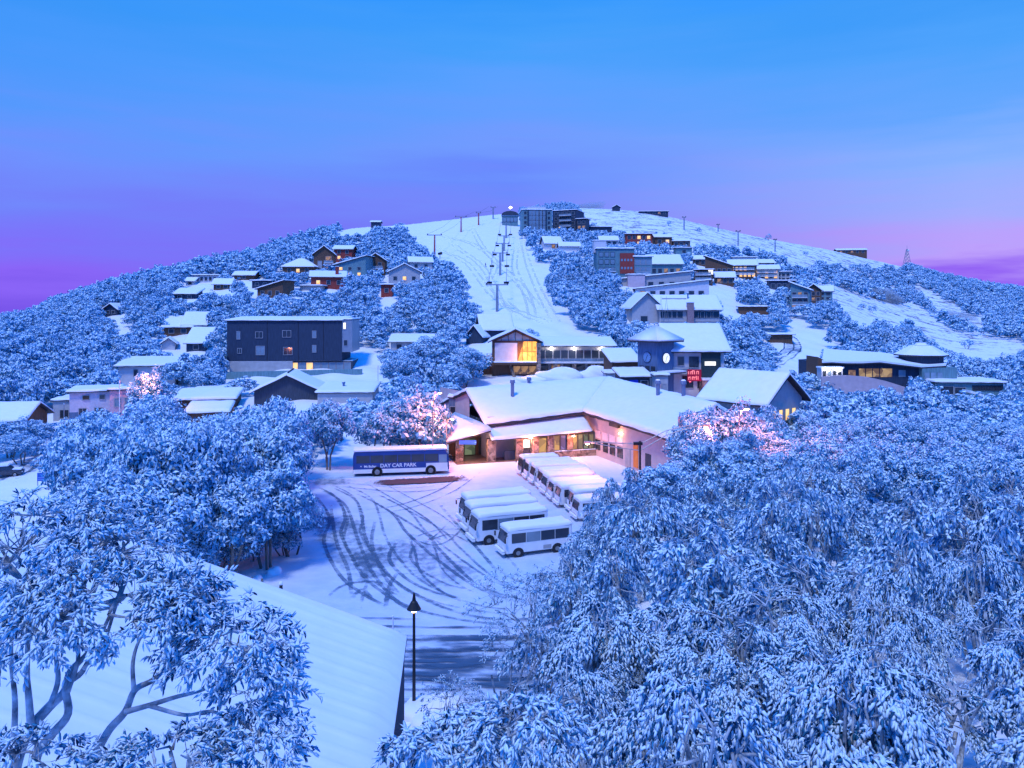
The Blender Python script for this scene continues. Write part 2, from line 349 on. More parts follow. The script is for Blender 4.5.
def snow_quad(mb, pl, tf, ts):
    """a blanket of snow on one roof slope: lumpy top, rounded uneven lip hanging a little over the edge"""
    a_, b_, c_, d_ = pl; nu = int(min(24, max(6, (b_ - a_).length / 1.2))); nv = int(min(12, max(5, (d_ - a_).length / 1.2))); i0 = len(mb.v); cen = (a_ + b_ + c_ + d_) / 4; sd = cen.x * 1.7 + cen.y
    us = [0, .0 + .25 / nu] + [k / nu for k in range(1, nu)] + [1 - .25 / nu, 1]; vs = [0, .25 / nv] + [k / nv for k in range(1, nv)] + [1 - .25 / nv, 1]; W = len(us)
    def pt(u, v, h): p = a_.lerp(b_, u).lerp(d_.lerp(c_, u), v); return Vector((p.x + (p.x - cen.x) * .006, p.y + (p.y - cen.y) * .006, p.z + tf + h))
    for jv, v in enumerate(vs):
        for ju, u in enumerate(us):
            ed = ju in (0, W - 1) or jv in (0, len(vs) - 1); n_ = math.sin(u * 17 + sd) * math.cos(v * 9 + sd * 2) + .7 * math.sin(u * 41 + v * 23 + sd) + .5 * math.sin(u * 7 - v * 13)
            mb.v.append(tuple(pt(u, v, ts * (.62 + .10 * n_ if ed else 1.0 + .13 * n_))))
    for jv in range(len(vs) - 1):
        for ju in range(W - 1): q = i0 + jv * W + ju; mb.f.append((q, q + 1, q + W + 1, q + W)); mb.m.append(0)
    ring = [(ju, 0) for ju in range(W)] + [(W - 1, jv) for jv in range(1, len(vs))] + [(ju, len(vs) - 1) for ju in range(W - 2, -1, -1)] + [(0, jv) for jv in range(len(vs) - 2, 0, -1)]
    i1 = len(mb.v)
    for ju, jv in ring: mb.v.append(tuple(pt(us[ju], vs[jv], -.02 - ts * .12 * (1 + math.sin(us[ju] * 31 + vs[jv] * 27 + sd)))))
    n_ = len(ring)
    for k in range(n_):
        k2 = (k + 1) % n_; t0, t1 = i0 + ring[k][1] * W + ring[k][0], i0 + ring[k2][1] * W + ring[k2][0]; mb.f.append((i1 + k, i1 + k2, t1, t0)); mb.m.append(0)
class Building:
    def __init__(s, name, label, cat='house', group=None):
        s.name, s.label, s.cat, s.group = name, label, cat, group; s.root = None
    def frame(s, px0, px1, py_b, D, yaw):
        c = P((px0 + px1) / 2, py_b, D); w = abs(px1 - px0) / F * D / max(.3, math.cos(yaw))
        if s.root is None: s.root = empty(s.name, c, 0, s.label, s.cat, s.group)
        return Matrix.Translation(c - s.root.location) @ Matrix.Rotation(yaw, 4, 'Z'), w
    def vol(s, px0, px1, py_b, py_e, D, d, yaw=0., roof='flat', rise=1.5, wall=None, over=.5, wins=(), sink=3.5, ts=.3, tf=.22, roofname='roof', vis=True, pitch_over=None, h=None):
        yaw = R(yaw); M_, w = s.frame(px0, px1, py_b, D, yaw); h = h if h is not None else (py_b - py_e) / F * D; s.h, s.w, s.d, s.M, s.yaw = h, w, d, M_, yaw
        wall = wall or M_grey; o = over; r = rise
        def zt(x, y):
            if roof == 'gable_x': return h + r * (1 - abs(y - d / 2) / (d / 2))
            if roof == 'gable_y': return h + r * (1 - abs(x) / (w / 2))
            if roof == 'mono_f': return h + r * y / d
            if roof == 'mono_b': return h + r * (1 - y / d)
            if roof == 'mono_l': return h + r * (x + w / 2) / w
            if roof == 'mono_r': return h + r * (w / 2 - x) / w
            return h
        b = MB()
        def side(p, q):
            ptz = [p, q] if not ((roof == 'gable_y' and p[1] == q[1]) or (roof == 'gable_x' and p[0] == q[0])) else [p, ((p[0] + q[0]) / 2, (p[1] + q[1]) / 2), q]
            b.poly([(p[0], p[1], -sink), (q[0], q[1], -sink)] + [(x, y, zt(x, y) - .02) for x, y in reversed(ptz)])
        cs = [(-w / 2, 0), (w / 2, 0), (w / 2, d), (-w / 2, d)]
        for k in range(4): side(cs[k], cs[(k + 1) % 4])
        if roof in ('flat', 'hip'): b.poly([(x, y, h - .02) for x, y in cs])
        o_ = b.build('wall', wall, s.root); o_.matrix_local = M_
        X, Y0, Y1 = w / 2 + o, -o, d + o
        if roof == 'flat': S = [[(-X, Y0, h), (X, Y0, h), (X, Y1, h), (-X, Y1, h)]]
        elif roof == 'hip':
            rl = max(0, w - d) / 2
            if w >= d: a_, c_ = (-rl, d / 2, h + r), (rl, d / 2, h + r)
            else: a_, c_ = (0, w / 2, h + r), (0, d - w / 2, h + r)
            p = [(-X, Y0, h - .1), (X, Y0, h - .1), (X, Y1, h - .1), (-X, Y1, h - .1)]
            if w > d: S = [[p[0], p[1], c_, a_], [p[2], p[3], a_, c_], [p[1], p[2], c_], [p[3], p[0], a_]]
            else: S = [[p[0], p[1], a_], [p[2], p[3], c_], [p[1], p[2], c_, a_], [p[3], p[0], a_, c_]]
            if abs(w - d) < .05: S = [[p[k], p[(k + 1) % 4], a_] for k in range(4)]
        else:
            def z(x, y):
                if roof == 'gable_x': return h + r * (1 - abs(y - d / 2) / (d / 2))
                if roof == 'gable_y': return h + r * (1 - abs(x) / (w / 2))
                return zt(x, y)
            if roof == 'gable_x': bl = [[(-X, Y0), (X, Y0), (X, d / 2), (-X, d / 2)], [(-X, d / 2), (X, d / 2), (X, Y1), (-X, Y1)]]
            elif roof == 'gable_y': bl = [[(-X, Y0), (0, Y0), (0, Y1), (-X, Y1)], [(0, Y0), (X, Y0), (X, Y1), (0, Y1)]]
            else: bl = [[(-X, Y0), (X, Y0), (X, Y1), (-X, Y1)]]
            S = [[(x, y, z(x, y)) for x, y in pl] for pl in bl]
        s.roof_slabs(S, ts, tf, M_, roofname)
        for wd in wins: s.win(*wd)
        if vis:
            VIS.append((px0 - 1, px1 + 1, py_e - r * F / D - 1, py_e + .6 * (py_b - py_e), D))
        c = s.root.location + M_.translation; FOOT.append((c.x + math.sin(-yaw) * d / 2, c.y + math.cos(yaw) * d / 2, max(w, d) * .5 + 1.2))
        return s
    def roof_slabs(s, S, ts=.3, tf=.22, M_=None, name='roof', mats=None):
        b = MB(); bs = MB()
        for pl in S:
            pl = [Vector(p) for p in pl]
            b.hexa([p for p in pl], [p + Vector((0, 0, tf)) for p in pl], 0)
            if len(pl) == 4: snow_quad(bs, pl, tf, ts); continue
            c = sum(pl, Vector()) / len(pl)
            g = [Vector((p.x + (p.x - c.x) * .01, p.y + (p.y - c.y) * .01, p.z)) for p in pl]
            bs.hexa([p + Vector((0, 0, tf + .003)) for p in g], [p + Vector((0, 0, tf + ts)) for p in g], 0)
        o = b.build(name, mats or M_fascia, s.root); M_ = M_ or Matrix.Identity(4); o.matrix_local = M_
        q = bs.build('snow_cover', M_roof, o, smooth=True); return o
    def win(s, face, u, v, w, h, glass=None, frame=None, nv=1, nh=1, name='window'):
        """u along the facade from its left end, v up from the base, in fractions of the wall; w, h in metres"""
        glass = glass or M_glass; frame = frame or M_frame
        L = s.w if face == 'F' else s.d; x = u * L; z = v * s.h
        if face == 'F': p, rz = Vector((-s.w / 2 + x, 0, z)), 0
        elif face == 'R': p, rz = Vector((s.w / 2, x, z)), R(90)
        else: p, rz = Vector((-s.w / 2, s.d - x, z)), R(-90)
        o = bpy.data.objects.new(name, win_mesh(w, h, glass, frame, nv, nh)); COL.objects.link(o); o.parent = s.root
        o.matrix_local = s.M @ Matrix.Translation(p) @ Matrix.Rotation(rz, 4, 'Z'); return o
    def grid(s, face, nx, nz, w, h, u0=.05, u1=.95, v0=.08, v1=.92, glass=None, frame=None, lit=0., nv=1, seed=1, litm=None):
        rg = random.Random(seed * 31 + nx)
        for k in range(nz):
            for i in range(nx):
                u = u0 + (u1 - u0) * (i + .5) / nx; v = v0 + (v1 - v0) * (k + .5) / nz - h / 2 / s.h
                s.win(face, u, v, w, h, (litm or M_lit) if rg.random() < lit else glass, frame, nv)
        return s
    def part(s, name, mb, mats, local=True, **k):
        o = mb.build(name, mats, s.root, **k)
        if local: o.matrix_local = s.M
        return o
    def chimney(s, x, y, z0, z1, m=None, r_=.4):
        b = MB(); b.box(x - r_, x + r_, y - r_, y + r_, z0, z1, 0); b.box(x - r_ - .1, x + r_ + .1, y - r_ - .1, y + r_ + .1, z1 + .003, z1 + .18, 1)
        s.part('chimney', b, [m or M_stone, M_roof]); return s
    def flue(s, x, y, z0, z1, r_=.22):
        b = MB(); b.tube([(x, y, z0), (x, y, z1)], r_, 10, 0); b.tube([(x, y, z1), (x, y, z1 + .25)], r_ * 1.45, 10, 0); b.ball((x, y, z1 + .3), r_ * 1.3, 1, 5, (1, 1, .5))
        s.part('flue', b, [M_bluew, M_roof]); return s
    def balcony(s, face, u0, u1, v, dep=1.6, rail=M_frame, base=M_conc, name='balcony'):
        L = s.w if face == 'F' else s.d; x0, x1 = u0 * L, u1 * L; z = v * s.h; b = MB()
        b.box(x0, x1, -dep, -.003, z - .2, z, 0); b.box(x0, x1, -dep, -.004, z + .003, z + .15, 2)
        b.box(x0, x1, -dep, -dep + .06, z + .95, z + 1.05, 1); n_ = max(2, int((x1 - x0) / 1.2))
        for k in range(n_ + 1):
            x = x0 + (x1 - x0) * k / n_; b.box(max(x0, x - .04), min(x1, x + .04), -dep, -dep + .05, z + .15, z + .95, 1)
        b.box(x0, x1, -dep + .02, -dep + .03, z + .25, z + .85, 3)
        o = b.build(name, [base, rail, M_roof, M_glass2], s.root)
        p, rz = {'F': (Vector((-s.w / 2, 0, 0)), 0), 'R': (Vector((s.w / 2, 0, 0)), R(90)), 'L': (Vector((-s.w / 2, s.d, 0)), R(-90))}[face]
        o.matrix_local = s.M @ Matrix.Translation(p) @ Matrix.Rotation(rz, 4, 'Z'); return s
    def door(s, face, u, w=1., h=2.1, m=None, v=0.):
        b = MB(); b.box(-w / 2, w / 2, -.06, -.004, 0, h, 0); b.box(w * .32, w * .40, -.12, -.061, 1.0, 1.08, 1)
        L = s.w if face == 'F' else s.d; x = u * L; z = v * s.h
        p, rz = {'F': (Vector((-s.w / 2 + x, 0, z)), 0), 'R': (Vector((s.w / 2, x, z)), R(90)), 'L': (Vector((-s.w / 2, s.d - x, z)), R(-90))}[face]
        o = b.build('door', [m or M_brown, M_steel], s.root); o.matrix_local = s.M @ Matrix.Translation(p) @ Matrix.Rotation(rz, 4, 'Z'); return s
def Dof(px, py): return at(px, py).y
G_L = 'chalets among the trees on the left hillside'; G_R = 'lodges on the right hillside'
def LampLight(name, loc, power, color, r_=.15):
    l = bpy.data.lights.new(name, 'POINT'); l.energy = power; l.color = color; l.shadow_soft_size = r_
    o = bpy.data.objects.new(name, l); COL.objects.link(o); o.location = loc; return o

# ================= left foreground: big corrugated roof ==================
b = Building('snowy_roofed_hall', 'dark timber hall in the foreground whose huge corrugated snow roof runs behind the frosted branches', 'hall')
Pe = P(407, 640, 30.0); e = Vector((.081, -1, 0)).normalized(); q = Vector((-1, -.081, 0)).normalized()
A0 = Pe; A1 = Pe + e * 20; B0 = Pe + q * 13 + Vector((0, 0, 5.18)); B1 = B0 + e * 20; C0 = B0 + q * 13 + Vector((0, 0, -5.18)); C1 = C0 + e * 20
b.root = empty(b.name, (Pe.x - 12, Pe.y - 9, 0), 0, b.label, b.cat); b.M = Matrix.Identity(4)
rl = b.root.location
roofo = b.roof_slabs([[p - rl for p in (A1, A0, B0, B1)], [p - rl for p in (B1, B0, C0, C1)]], .02, .16)
def corr(name, p0, p1, p2, p3, n_):
    """snow sheet that still shows the sheet-metal ribs beneath it; ribs run from p0-p1 (eave) to p3-p2 (ridge)"""
    rows = []; m_ = n_ * 6
    co = []; fa = []
    ts_ = np.linspace(0, 1, m_ + 1); ss = np.linspace(0, 1, 26)
    for t_ in ts_:
        for s_ in ss:
            p = (p0.lerp(p1, float(t_))).lerp(p3.lerp(p2, float(t_)), float(s_))
            rib = max(0, math.cos(t_ * n_ * 2 * math.pi)) ** 3 * .06 * (.5 + .5 * math.sin(s_ * 9 + t_ * 40) ** 2)
            edge = min(1, min(s_, 1 - s_ * .0) * 40, min(t_, 1 - t_) * 60)
            und = .03 * math.sin(s_ * 5 + 3 * math.sin(t_ * 7))
            co.append((p.x, p.y, p.z + .17 + (.17 + rib + und) * max(0, edge) ** .5))
    w_ = len(ss)
    for i in range(m_):
        for j in range(w_ - 1): fa.append((i * w_ + j, (i + 1) * w_ + j, (i + 1) * w_ + j + 1, i * w_ + j + 1))
    me = bpy.data.meshes.new(name); fast_mesh(me, np.array(co), np.array(fa)); me.materials.append(M_roof); me.polygons.foreach_set('use_smooth', [True] * len(me.polygons))
    bmx = bmesh.new(); bmx.from_mesh(me); bmesh.ops.recalc_face_normals(bmx, faces=bmx.faces); bmx.to_mesh(me); bmx.free()
    o = bpy.data.objects.new(name, me); COL.objects.link(o); o.parent = roofo; return o
for ch in list(roofo.children): bpy.data.objects.remove(ch)
corr('snow_cover', A0 - rl, A1 - rl, B1 - rl, B0 - rl, 27); corr('snow_cover', C0 - rl, C1 - rl, B1 - rl, B0 - rl, 27)
w_ = MB(); ins = .10
def inn(p, kq, ke): return p - rl + q * kq + e * ke
fl = [inn(A0, ins, ins), inn(A1, ins, -ins), inn(C1, -ins, -ins), inn(C0, -ins, ins)]
top = [Vector((p.x, p.y, Pe.z + .15)) for p in fl]; bot = [Vector((p.x, p.y, -1)) for p in fl]
w_.hexa(bot, top)
for k in (0, 1):
    y0 = (fl[0], fl[3]) if k == 0 else (fl[1], fl[2]); rg = (y0[0] + y0[1]) / 2
    w_.poly([Vector((y0[0].x, y0[0].y, Pe.z + .16)), Vector((y0[1].x, y0[1].y, Pe.z + .16)), Vector((rg.x, rg.y, B0.z - .03))])
b.part('wall', w_, M_slate, False)
gp = MB()
for k in range(4):
    p = A0 - rl + e * (2 + k * 4.6) + q * ins * .98; gp.box(p.x + .012, p.x + .06, p.y - 1.0, p.y, 2.2, 3.6, 0)
    gp2 = MB(); gp2.box(-.0, .07, -1.0, 0, 0, 1.4, 0); gp2.box(-.0, .10, -1.1, -1.0, -.1, 1.5, 1); gp2.box(-.0, .10, 0, .1, -.1, 1.5, 1); gp2.box(0, .1, -1, 0, 1.4, 1.5, 1)
    gp2.build('window', [M_glass, M_frame], b.root, loc=(p.x + .003, p.y, 2.0))
VIS.append((250, 407, 600, 720, 30)); VIS.append((175, 300, 560, 640, 31))

# ================= the main lodge by the car park ==================
b = Building('day_lodge', 'long low stone and glass lodge with a wide snow roof facing the car park', 'lodge')
rt = Vector((2, 101, 0)); b.root = empty(b.name, rt, 0, b.label, b.cat); b.M = Matrix.Identity(4)
def L(px, py, D): return P(px, py, D) - rt
E1, E2, E3 = L(485, 427, 100), L(583, 413.5, 104), L(673, 443, 84)
R1, R2, R3 = L(466, 392.5, 108), L(607, 380.5, 118), L(716, 408, 92)
Kb = Vector((0, 9, -3)); 
back1, back2, back3 = R1 + Vector((-5, 9, -3.2)), R2 + Vector((3, 10, -3.0)), R3 + Vector((6, 6, -3.6))
ov = b.roof_slabs([[E1, E2, R2, R1], [E2, E3, R3, R2], [R1, R2, back2, back1], [R2, R3, back3, back2]], .42, .35)
def inset(p, c, k=.8): d_ = Vector((c.x - p.x, c.y - p.y, 0)).normalized(); return p + d_ * k
def wallp(mb, pl, zb=-.5): # vertical wall under a polyline
    for p, r_ in zip(pl[:-1], pl[1:]): mb.poly([(p.x, p.y, zb), (r_.x, r_.y, zb), (r_.x, r_.y, r_.z), (p.x, p.y, r_.z)])
e1 = E1 + Vector((.3, .9, -.02)); e2 = E2 + Vector((.9, 1.2, -.02)); e3 = E3 + Vector((.75, .9, -.02)); r1 = R1 + Vector((.5, 0, -.05)); k1 = back1 + Vector((.5, -.6, -.05)); r3 = R3 + Vector((-.2, .6, -.05)); k3 = back3 + Vector((-.6, .4, -.05)); k2 = back2 + Vector((0, -.6, -.05))
w_ = MB(); wallp(w_, [k1, r1, e1, e2, e3, r3, k3, k2, k1]); b.part('wall', w_, mat('lavender_render', (.50, .43, .44), .85, .08, 1.2), False)
# entrance bay and glazed front under the lower roofs
def G(px, D, z): return Vector(((px - CX) / F * D, D, z)) - rt
f0, f1, f2 = G(458, 98.5, 0), G(490, 98.8, 0), G(597, 103.2, 0)
por_a, por_b = L(447, 444.5, 97.2), L(491, 432, 97.6)     # front edge of the raised porch roof
b.roof_slabs([[por_a, por_b, L(486, 427.5, 101.5), L(455, 415.5, 104), L(448, 421, 104.5)]], .3, .2, name='porch_roof')
g0, g1_, h0, h1 = L(492, 441.5, 97.8), L(592, 432, 102.2), L(487, 430, 100.9), L(584, 417.5, 104.8)
b.roof_slabs([[g0, g1_, h1, h0]], .28, .18, name='lower_roof')
fw = MB(); dirf = (f2 - f1).normalized(); nf = Vector((dirf.y, -dirf.x, 0)); flen = (f2 - f1).length
def bay(mb, a, b_, z0, z1, y0, y1, m=0, base=f1, dr=dirf):
    n_ = Vector((dr.y, -dr.x, 0)); p = [base + dr * a + n_ * y0, base + dr * b_ + n_ * y0, base + dr * b_ + n_ * y1, base + dr * a + n_ * y1]
    mb.hexa([Vector((v.x, v.y, z0)) for v in p], [Vector((v.x, v.y, z1)) for v in p], m)
bay(fw, 8.2, flen, -.3, .85, -.3, .05)
b.part('low_stone_wall', fw, M_stone, False)
sl = MB(); bay(sl, 8.2, flen, .853, .95, -.3, .10); b.part('window_sill', sl, M_roof, False)
for a_, w2 in ((-.4, 1.1), (3.5, 1.0), (5.7, 1.0), (8.0, .9), (9.2, .0)):
    if w2 == 0: continue
    s_ = MB(); bay(s_, a_, a_ + w2, -.3, 3.05, -.45, .35); b.part('stone_pillar', s_, M_stone, False)
s_ = MB(); bay(s_, 10.8, 11.6, .955, 3.1, -.4, .25); b.part('stone_pillar', s_, M_stone, False)
s_ = MB(); p0 = f0 + Vector((-.3, 0, 0)); s_.box(p0.x, p0.x + 1.0, p0.y - .3, p0.y + .7, -.3, 2.9); b.part('stone_pillar', s_, M_stone, False)
dirp = Vector((1, .02, 0)).normalized()
pb = MB(); bay(pb, 1.0, flen, -.3, 3.1, -3.0, -2.8); bay(pb, -4.5, 1, -.3, 3.2, -5.0, -4.8); b.part('back_wall', pb, M_brown, False)
fl_ = MB(); bay(fl_, -4.6, 8.2, -.02, .06, -4.8, .6); b.part('porch_floor', fl_, mat('wet_boards', (.20, .13, .10), .35, .3, 2), False)
GL = [lit_window('amber_room_glass', (.30, .16, .05), (1, .55, .12), .75), lit_window('violet_room_glass', (.10, .08, .28), (.30, .28, .75), .6), lit_window('olive_room_glass', (.16, .15, .07), (.55, .42, .18), .6), lit_window('green_room_glass', (.08, .13, .07), (.35, .45, .25), .55)]
def pane(a, w2, z0, z1, g_, name='window', yy=-.12):
    m_ = MB(); bay(m_, a, a + w2, z0, z1, yy - .04, yy, 0); t_ = .07
    bay(m_, a, a + t_, z0, z1, yy + .003, yy + .08, 1); bay(m_, a + w2 - t_, a + w2, z0, z1, yy + .003, yy + .08, 1); bay(m_, a + t_, a + w2 - t_, z1 - t_, z1, yy + .003, yy + .08, 1); bay(m_, a + t_, a + w2 - t_, z0, z0 + t_, yy + .003, yy + .08, 1)
    return b.part(name, m_, [g_, M_frameD], False)
x_ = 8.95
for k, gi in enumerate((0, 1)): pane(x_ + k * .95, .9, .96, 3.0, GL[gi])
x_ = 11.65; n_ = 4; wd = .8
for k, gi in enumerate((0, 2, 3, 2, 2, 3, 0, 2)):
    if x_ + wd < flen: pane(x_, wd - .04, .96, 3.05, GL[gi]); x_ += wd
pane(4.55, 1.1, 1.5, 2.7, M_litwhite); pane(6.75, 1.2, .1, 2.8, GL[0], 'glass_door'); pane(1.0, 1.2, .1, 2.4, GL[3], 'glass_door', -4.7); pane(-2.4, 1.6, .1, 2.4, GL[3], 'glass_door', -4.7); pane(-.4, .9, .2, 2.5, M_glass, 'glass_door', -4.7)
cb = MB(); bay(cb, 4.5, 5.7, 0.07, 1.35, -.2, -.1); bay(cb, 2.0, 3.5, 0.07, 1.3, -.2, -.1); b.part('counter', cb, M_navy, False)
sg = MB(); sg.box(-1.1, 1.1, -.05, 0, 0, .5, 0); b.part('fascia_sign', sg, mat('blue_sign_face', (.05, .12, .6), .4, .1, 3, emit=(.05, .15, .9), estr=.5), False, loc=por_a.lerp(por_b, .47) + Vector((0, -.08, -.72)))
# wing front: openings, vent, orange panel
dw = (e3 - e2); dw.z = 0; wl = dw.length; dw.normalize()
def wbay(a, b_, z0, z1, y0, y1, m, name):
    mb_ = MB(); bay(mb_, a, b_, z0, z1, y0, y1, 0, base=Vector((e2.x, e2.y, 0)), dr=dw); return b.part(name, mb_, m, False)
for a_ in (2.2, 4.3, 6.2, 8.2): wbay(a_, a_ + 1.3, .9, 2.3, .01, .09, M_glass, 'window')
for a_ in (2.0, 4.1, 6.0, 8.0): wbay(a_, a_ + 1.5, 2.5, 3.5, .01, .05, mat('pale_panel', (.7, .62, .66), .6, .1, 3), 'wall_panel')
wbay(12.2, 13.3, .4, 3.4, .01, .08, mat('orange_panel', (.75, .22, .04), .5, .1, 2), 'orange_door'); wbay(15.0, 16.2, 1.0, 2.6, .01, .08, M_navy, 'window'); wbay(10.2, 11.4, .1, 2.4, .01, .08, M_frame, 'door')
wbay(6.6, 8.9, 5.18, 4.75, .02, .45, M_frameD, 'vent_hood')
fu = wbay(9.0, 9.35, 4.0, 4.2, .02, .3, M_lamp, 'wall_lamp')
o = LampLight('wall_lamp_light', Vector((e2.x, e2.y, 0)) + dw * 9.0 + Vector((dw.y, -dw.x, 0)) * 1.0 + Vector((0, 0, 4.0)), 160, (1, .40, .12)); o.parent = b.root
o = LampLight('porch_light', f0 + Vector((2.6, -1.2, 2.7)), 300, (1, .55, .30)); o.parent = b.root
o = LampLight('porch_light', f1 + dirf * 5 + nf * .2 + Vector((0, 0, 2.7)), 120, (1, .6, .35)); o.parent = b.root
for u_, pw in ((.35, 1500), (.75, 1500)):
    fl2 = f1 + dirf * flen * u_ + nf * .75 + Vector((0, 0, 3.0)); m_ = MB(); m_.box(fl2.x - .25, fl2.x + .25, fl2.y - .12, fl2.y + .12, 2.9, 3.1); b.part('eave_floodlight', m_, M_steel, False)
    o = LampLight('eave_flood', fl2 + nf * .6 + Vector((0, 0, -.2)), pw * .35, (1, .30, .18)); o.parent = b.root
# left gable windows and roof flues
for k in range(5):
    p = k1.lerp(r1, .12 + .18 * k); q_ = k1.lerp(r1, .12 + .18 * k + .11)
    d_ = (e1 - r1); d_.z = 0; d_.normalize(); m_ = MB(); t0 = .25 + k * .13
    pp = Vector((r1.x, r1.y, 0)) + d_ * (0.6 + k * 1.15); nn = Vector((d_.y, -d_.x, 0)); m_.hexa([pp + nn * .01, pp + d_ * .8 + nn * .01, pp + d_ * .8 + nn * .07, pp + nn * .07], [v + Vector((0, 0, .8)) for v in (pp + nn * .01, pp + d_ * .8 + nn * .01, pp + d_ * .8 + nn * .07, pp + nn * .07)])
    o = b.part('window', m_, M_glass, False); o.location = (0, 0, 4.2)
for (px, py, D, hh) in ((512.5, 399, 107, 2.3), (529, 391, 112, 1.6), (658, 403, 101, 2.6), (683.5, 401, 98, 2.2)):
    p = P(px, py, D) - rt; m_ = MB(); m_.tube([(0, 0, -.8), (0, 0, hh)], .26, 10); m_.tube([(0, 0, hh), (0, 0, hh + .45)], [.4, .34], 10)
    m_.box(-.5, .5, -.4, .4, -.35, .12, 0); m_.tube([(0, 0, hh + .453), (0, 0, hh + .6)], [.33, .2], 10, 1)
    o = b.part('flue', m_, [M_bluew, M_roof], False); o.location = p
VIS += [(456, 600, 380, 462, 96), (600, 672, 381, 440, 84), (640, 668, 440, 462, 82)]
for xx, yy, rr in ((2, 107, 8), (8, 109, 10), (17, 100, 8), (21, 93, 6)): FOOT.append((xx, yy, rr))
# small annex on the lodge's left end
b = Building('lodge_annex', 'small blue clad annex against the left end of the long lodge', 'annex')
b.vol(449, 468, 425, 398, 112, 5, 0, 'flat', 0, M_bluew, .2, sink=6); b.win('F', .25, .45, 1.0, .9, M_glass); b.win('F', .7, .45, 1.0, .9, M_glass)

# ================= ski lodge with the glowing gable ==================
D = 168
b = Building('ski_lodge', 'two storey ski lodge with a glowing orange gable at the foot of the ski run', 'lodge')
b.vol(536, 612, 377, 346, D, 9, 0, 'mono_f', 1.2, M_grey, 1.0, roofname='roof', sink=3)
b.grid('F', 9, 1, 1.5, 2.0, .02, .93, .52, .92, M_glass, M_frame, .0)
b.grid('F', 6, 1, 1.9, 2.3, .02, .98, .03, .44, M_glass, M_frameD, .15, litm=M_litdim)
b.balcony('F', -.02, 1.02, .48, 2.2)
for k in range(5):
    m_ = MB(); x = -b.w / 2 + b.w * (k + .02) / 4.1; m_.box(x - .45, x + .45, -2.1, -1.3, -3, b.h * .48 - .21); b.part('stone_pillar', m_, M_stone)
for u in (.2, .5, .86):
    m_ = MB(); m_.ball((-b.w / 2 + u * b.w, -.5, b.h * .93), .28, 0, 5); b.part('spot_lamp', m_, M_lampw)
    o = LampLight('spot_light', (0, 0, 0), 70, (1, .9, .85)); o.parent = b.root; o.location = b.M @ Vector((-b.w / 2 + u * b.w, -1.2, b.h * .86))
b.vol(492, 539, 377, 341, D - 3, 11, 0, 'gable_y', 2.4, M_brown, .9, sink=3, tf=.3)
wb = b.w
gm = MB(); h_ = b.h
M_gl = lit_window('glowing_gable_glass', (1.0, .26, .02), (1, .52, .08), 1.5)
gm.poly([(wb * .05, -.02, h_ * .45), (wb * .46, -.02, h_ * .45), (wb * .46, -.02, h_ * .97), (wb * .20, -.02, h_ * .97 + 1.0)][:4]); o = b.part('lit_window', gm, M_gl)
gm = MB()
for x in (.05, .15, .25, .35, .46): gm.box(wb * x - .07, wb * x + .07, -.16, -.05, h_ * .44, h_ * .98, 0)
gm.box(wb * .05, wb * .46, -.15, -.06, h_ * .70, h_ * .70 + .14, 0); b.part('mullion', gm, M_brown)
gm = MB(); gm.box(-wb * .44, wb * .04, -.10, -.012, h_ * .42, h_ * .95, 0); b.part('screen_wall', gm, M_pale)
gm = MB(); gm.poly([(-wb * .42, -.025, h_ + .02), (wb * .42, -.025, h_ + .02), (0, -.025, h_ + 2.0)]); b.part('gable_glass', gm, M_glass2)
gm = MB()
for x in (-.3, -.15, 0, .15, .3): gm.box(wb * x - .06, wb * x + .06, -.14, -.03, h_, h_ + 2.2 * (1 - abs(x) / .5), 0)
gm.box(-wb * .45, wb * .45, -.16, -.03, h_ - .1, h_ + .08, 0); b.part('gable_frame', gm, M_fascia)
gm = MB(); gm.box(-wb * .46, wb * .5, -2.3, -.03, h_ * .36, h_ * .42, 0); gm.box(-wb * .46, wb * .5, -2.3, -.04, h_ * .42 + .003, h_ * .42 + .2, 1); b.part('balcony', gm, [M_brown, M_roof])
gm = MB(); gm.tube([(wb * .08, -3.2, -3), (-wb * .12, -.4, h_ * .36)], .35, 6); b.part('stair_prop', gm, M_stone)
gm = MB(); gm.box(wb * .44, wb * .53, -2.6, -.4, -3, h_ * .95, 0); b.part('stone_pillar', gm, M_stone)
b.grid('F', 3, 1, 1.6, 1.8, .45, .95, .04, .34, M_litdim, M_frameD)
for lx, pw in ((wb * .2, 900), (wb * .36, 500)):
    o = LampLight('gable_light', (0, 0, 0), pw, (1, .36, .07), .5); o.parent = b.root; o.location = b.M @ Vector((lx, -1.3, h_ * .62))
# annex on its left
b.vol(474, 494, 366, 357, D - 2, 6, 0, 'flat', 0, M_brown, .4, vis=False); b.win('F', .8, .3, .9, 1.0, M_lit)
o = LampLight('annex_light', (0, 0, 0), 60, (1, .6, .3)); o.parent = b.root; o.location = b.M @ Vector((b.w * .3, -.8, 1.4))
b = Building('lift_hut', 'dark gabled lift hut under thick snow behind the ski lodge', 'hut')
b.vol(482, 512, 350, 329, 200, 8, 12, 'gable_x', 3.6, M_slate, .6); b.win('F', .75, .3, 1.6, 1.4)
b = Building('patrol_hut', 'small dark hut with a steep snow roof left of the lift hut', 'hut')
b.vol(466, 482, 352, 336, 196, 6, -20, 'gable_y', 2.6, M_slate, .5); b.win('F', .5, .3, .9, .9)

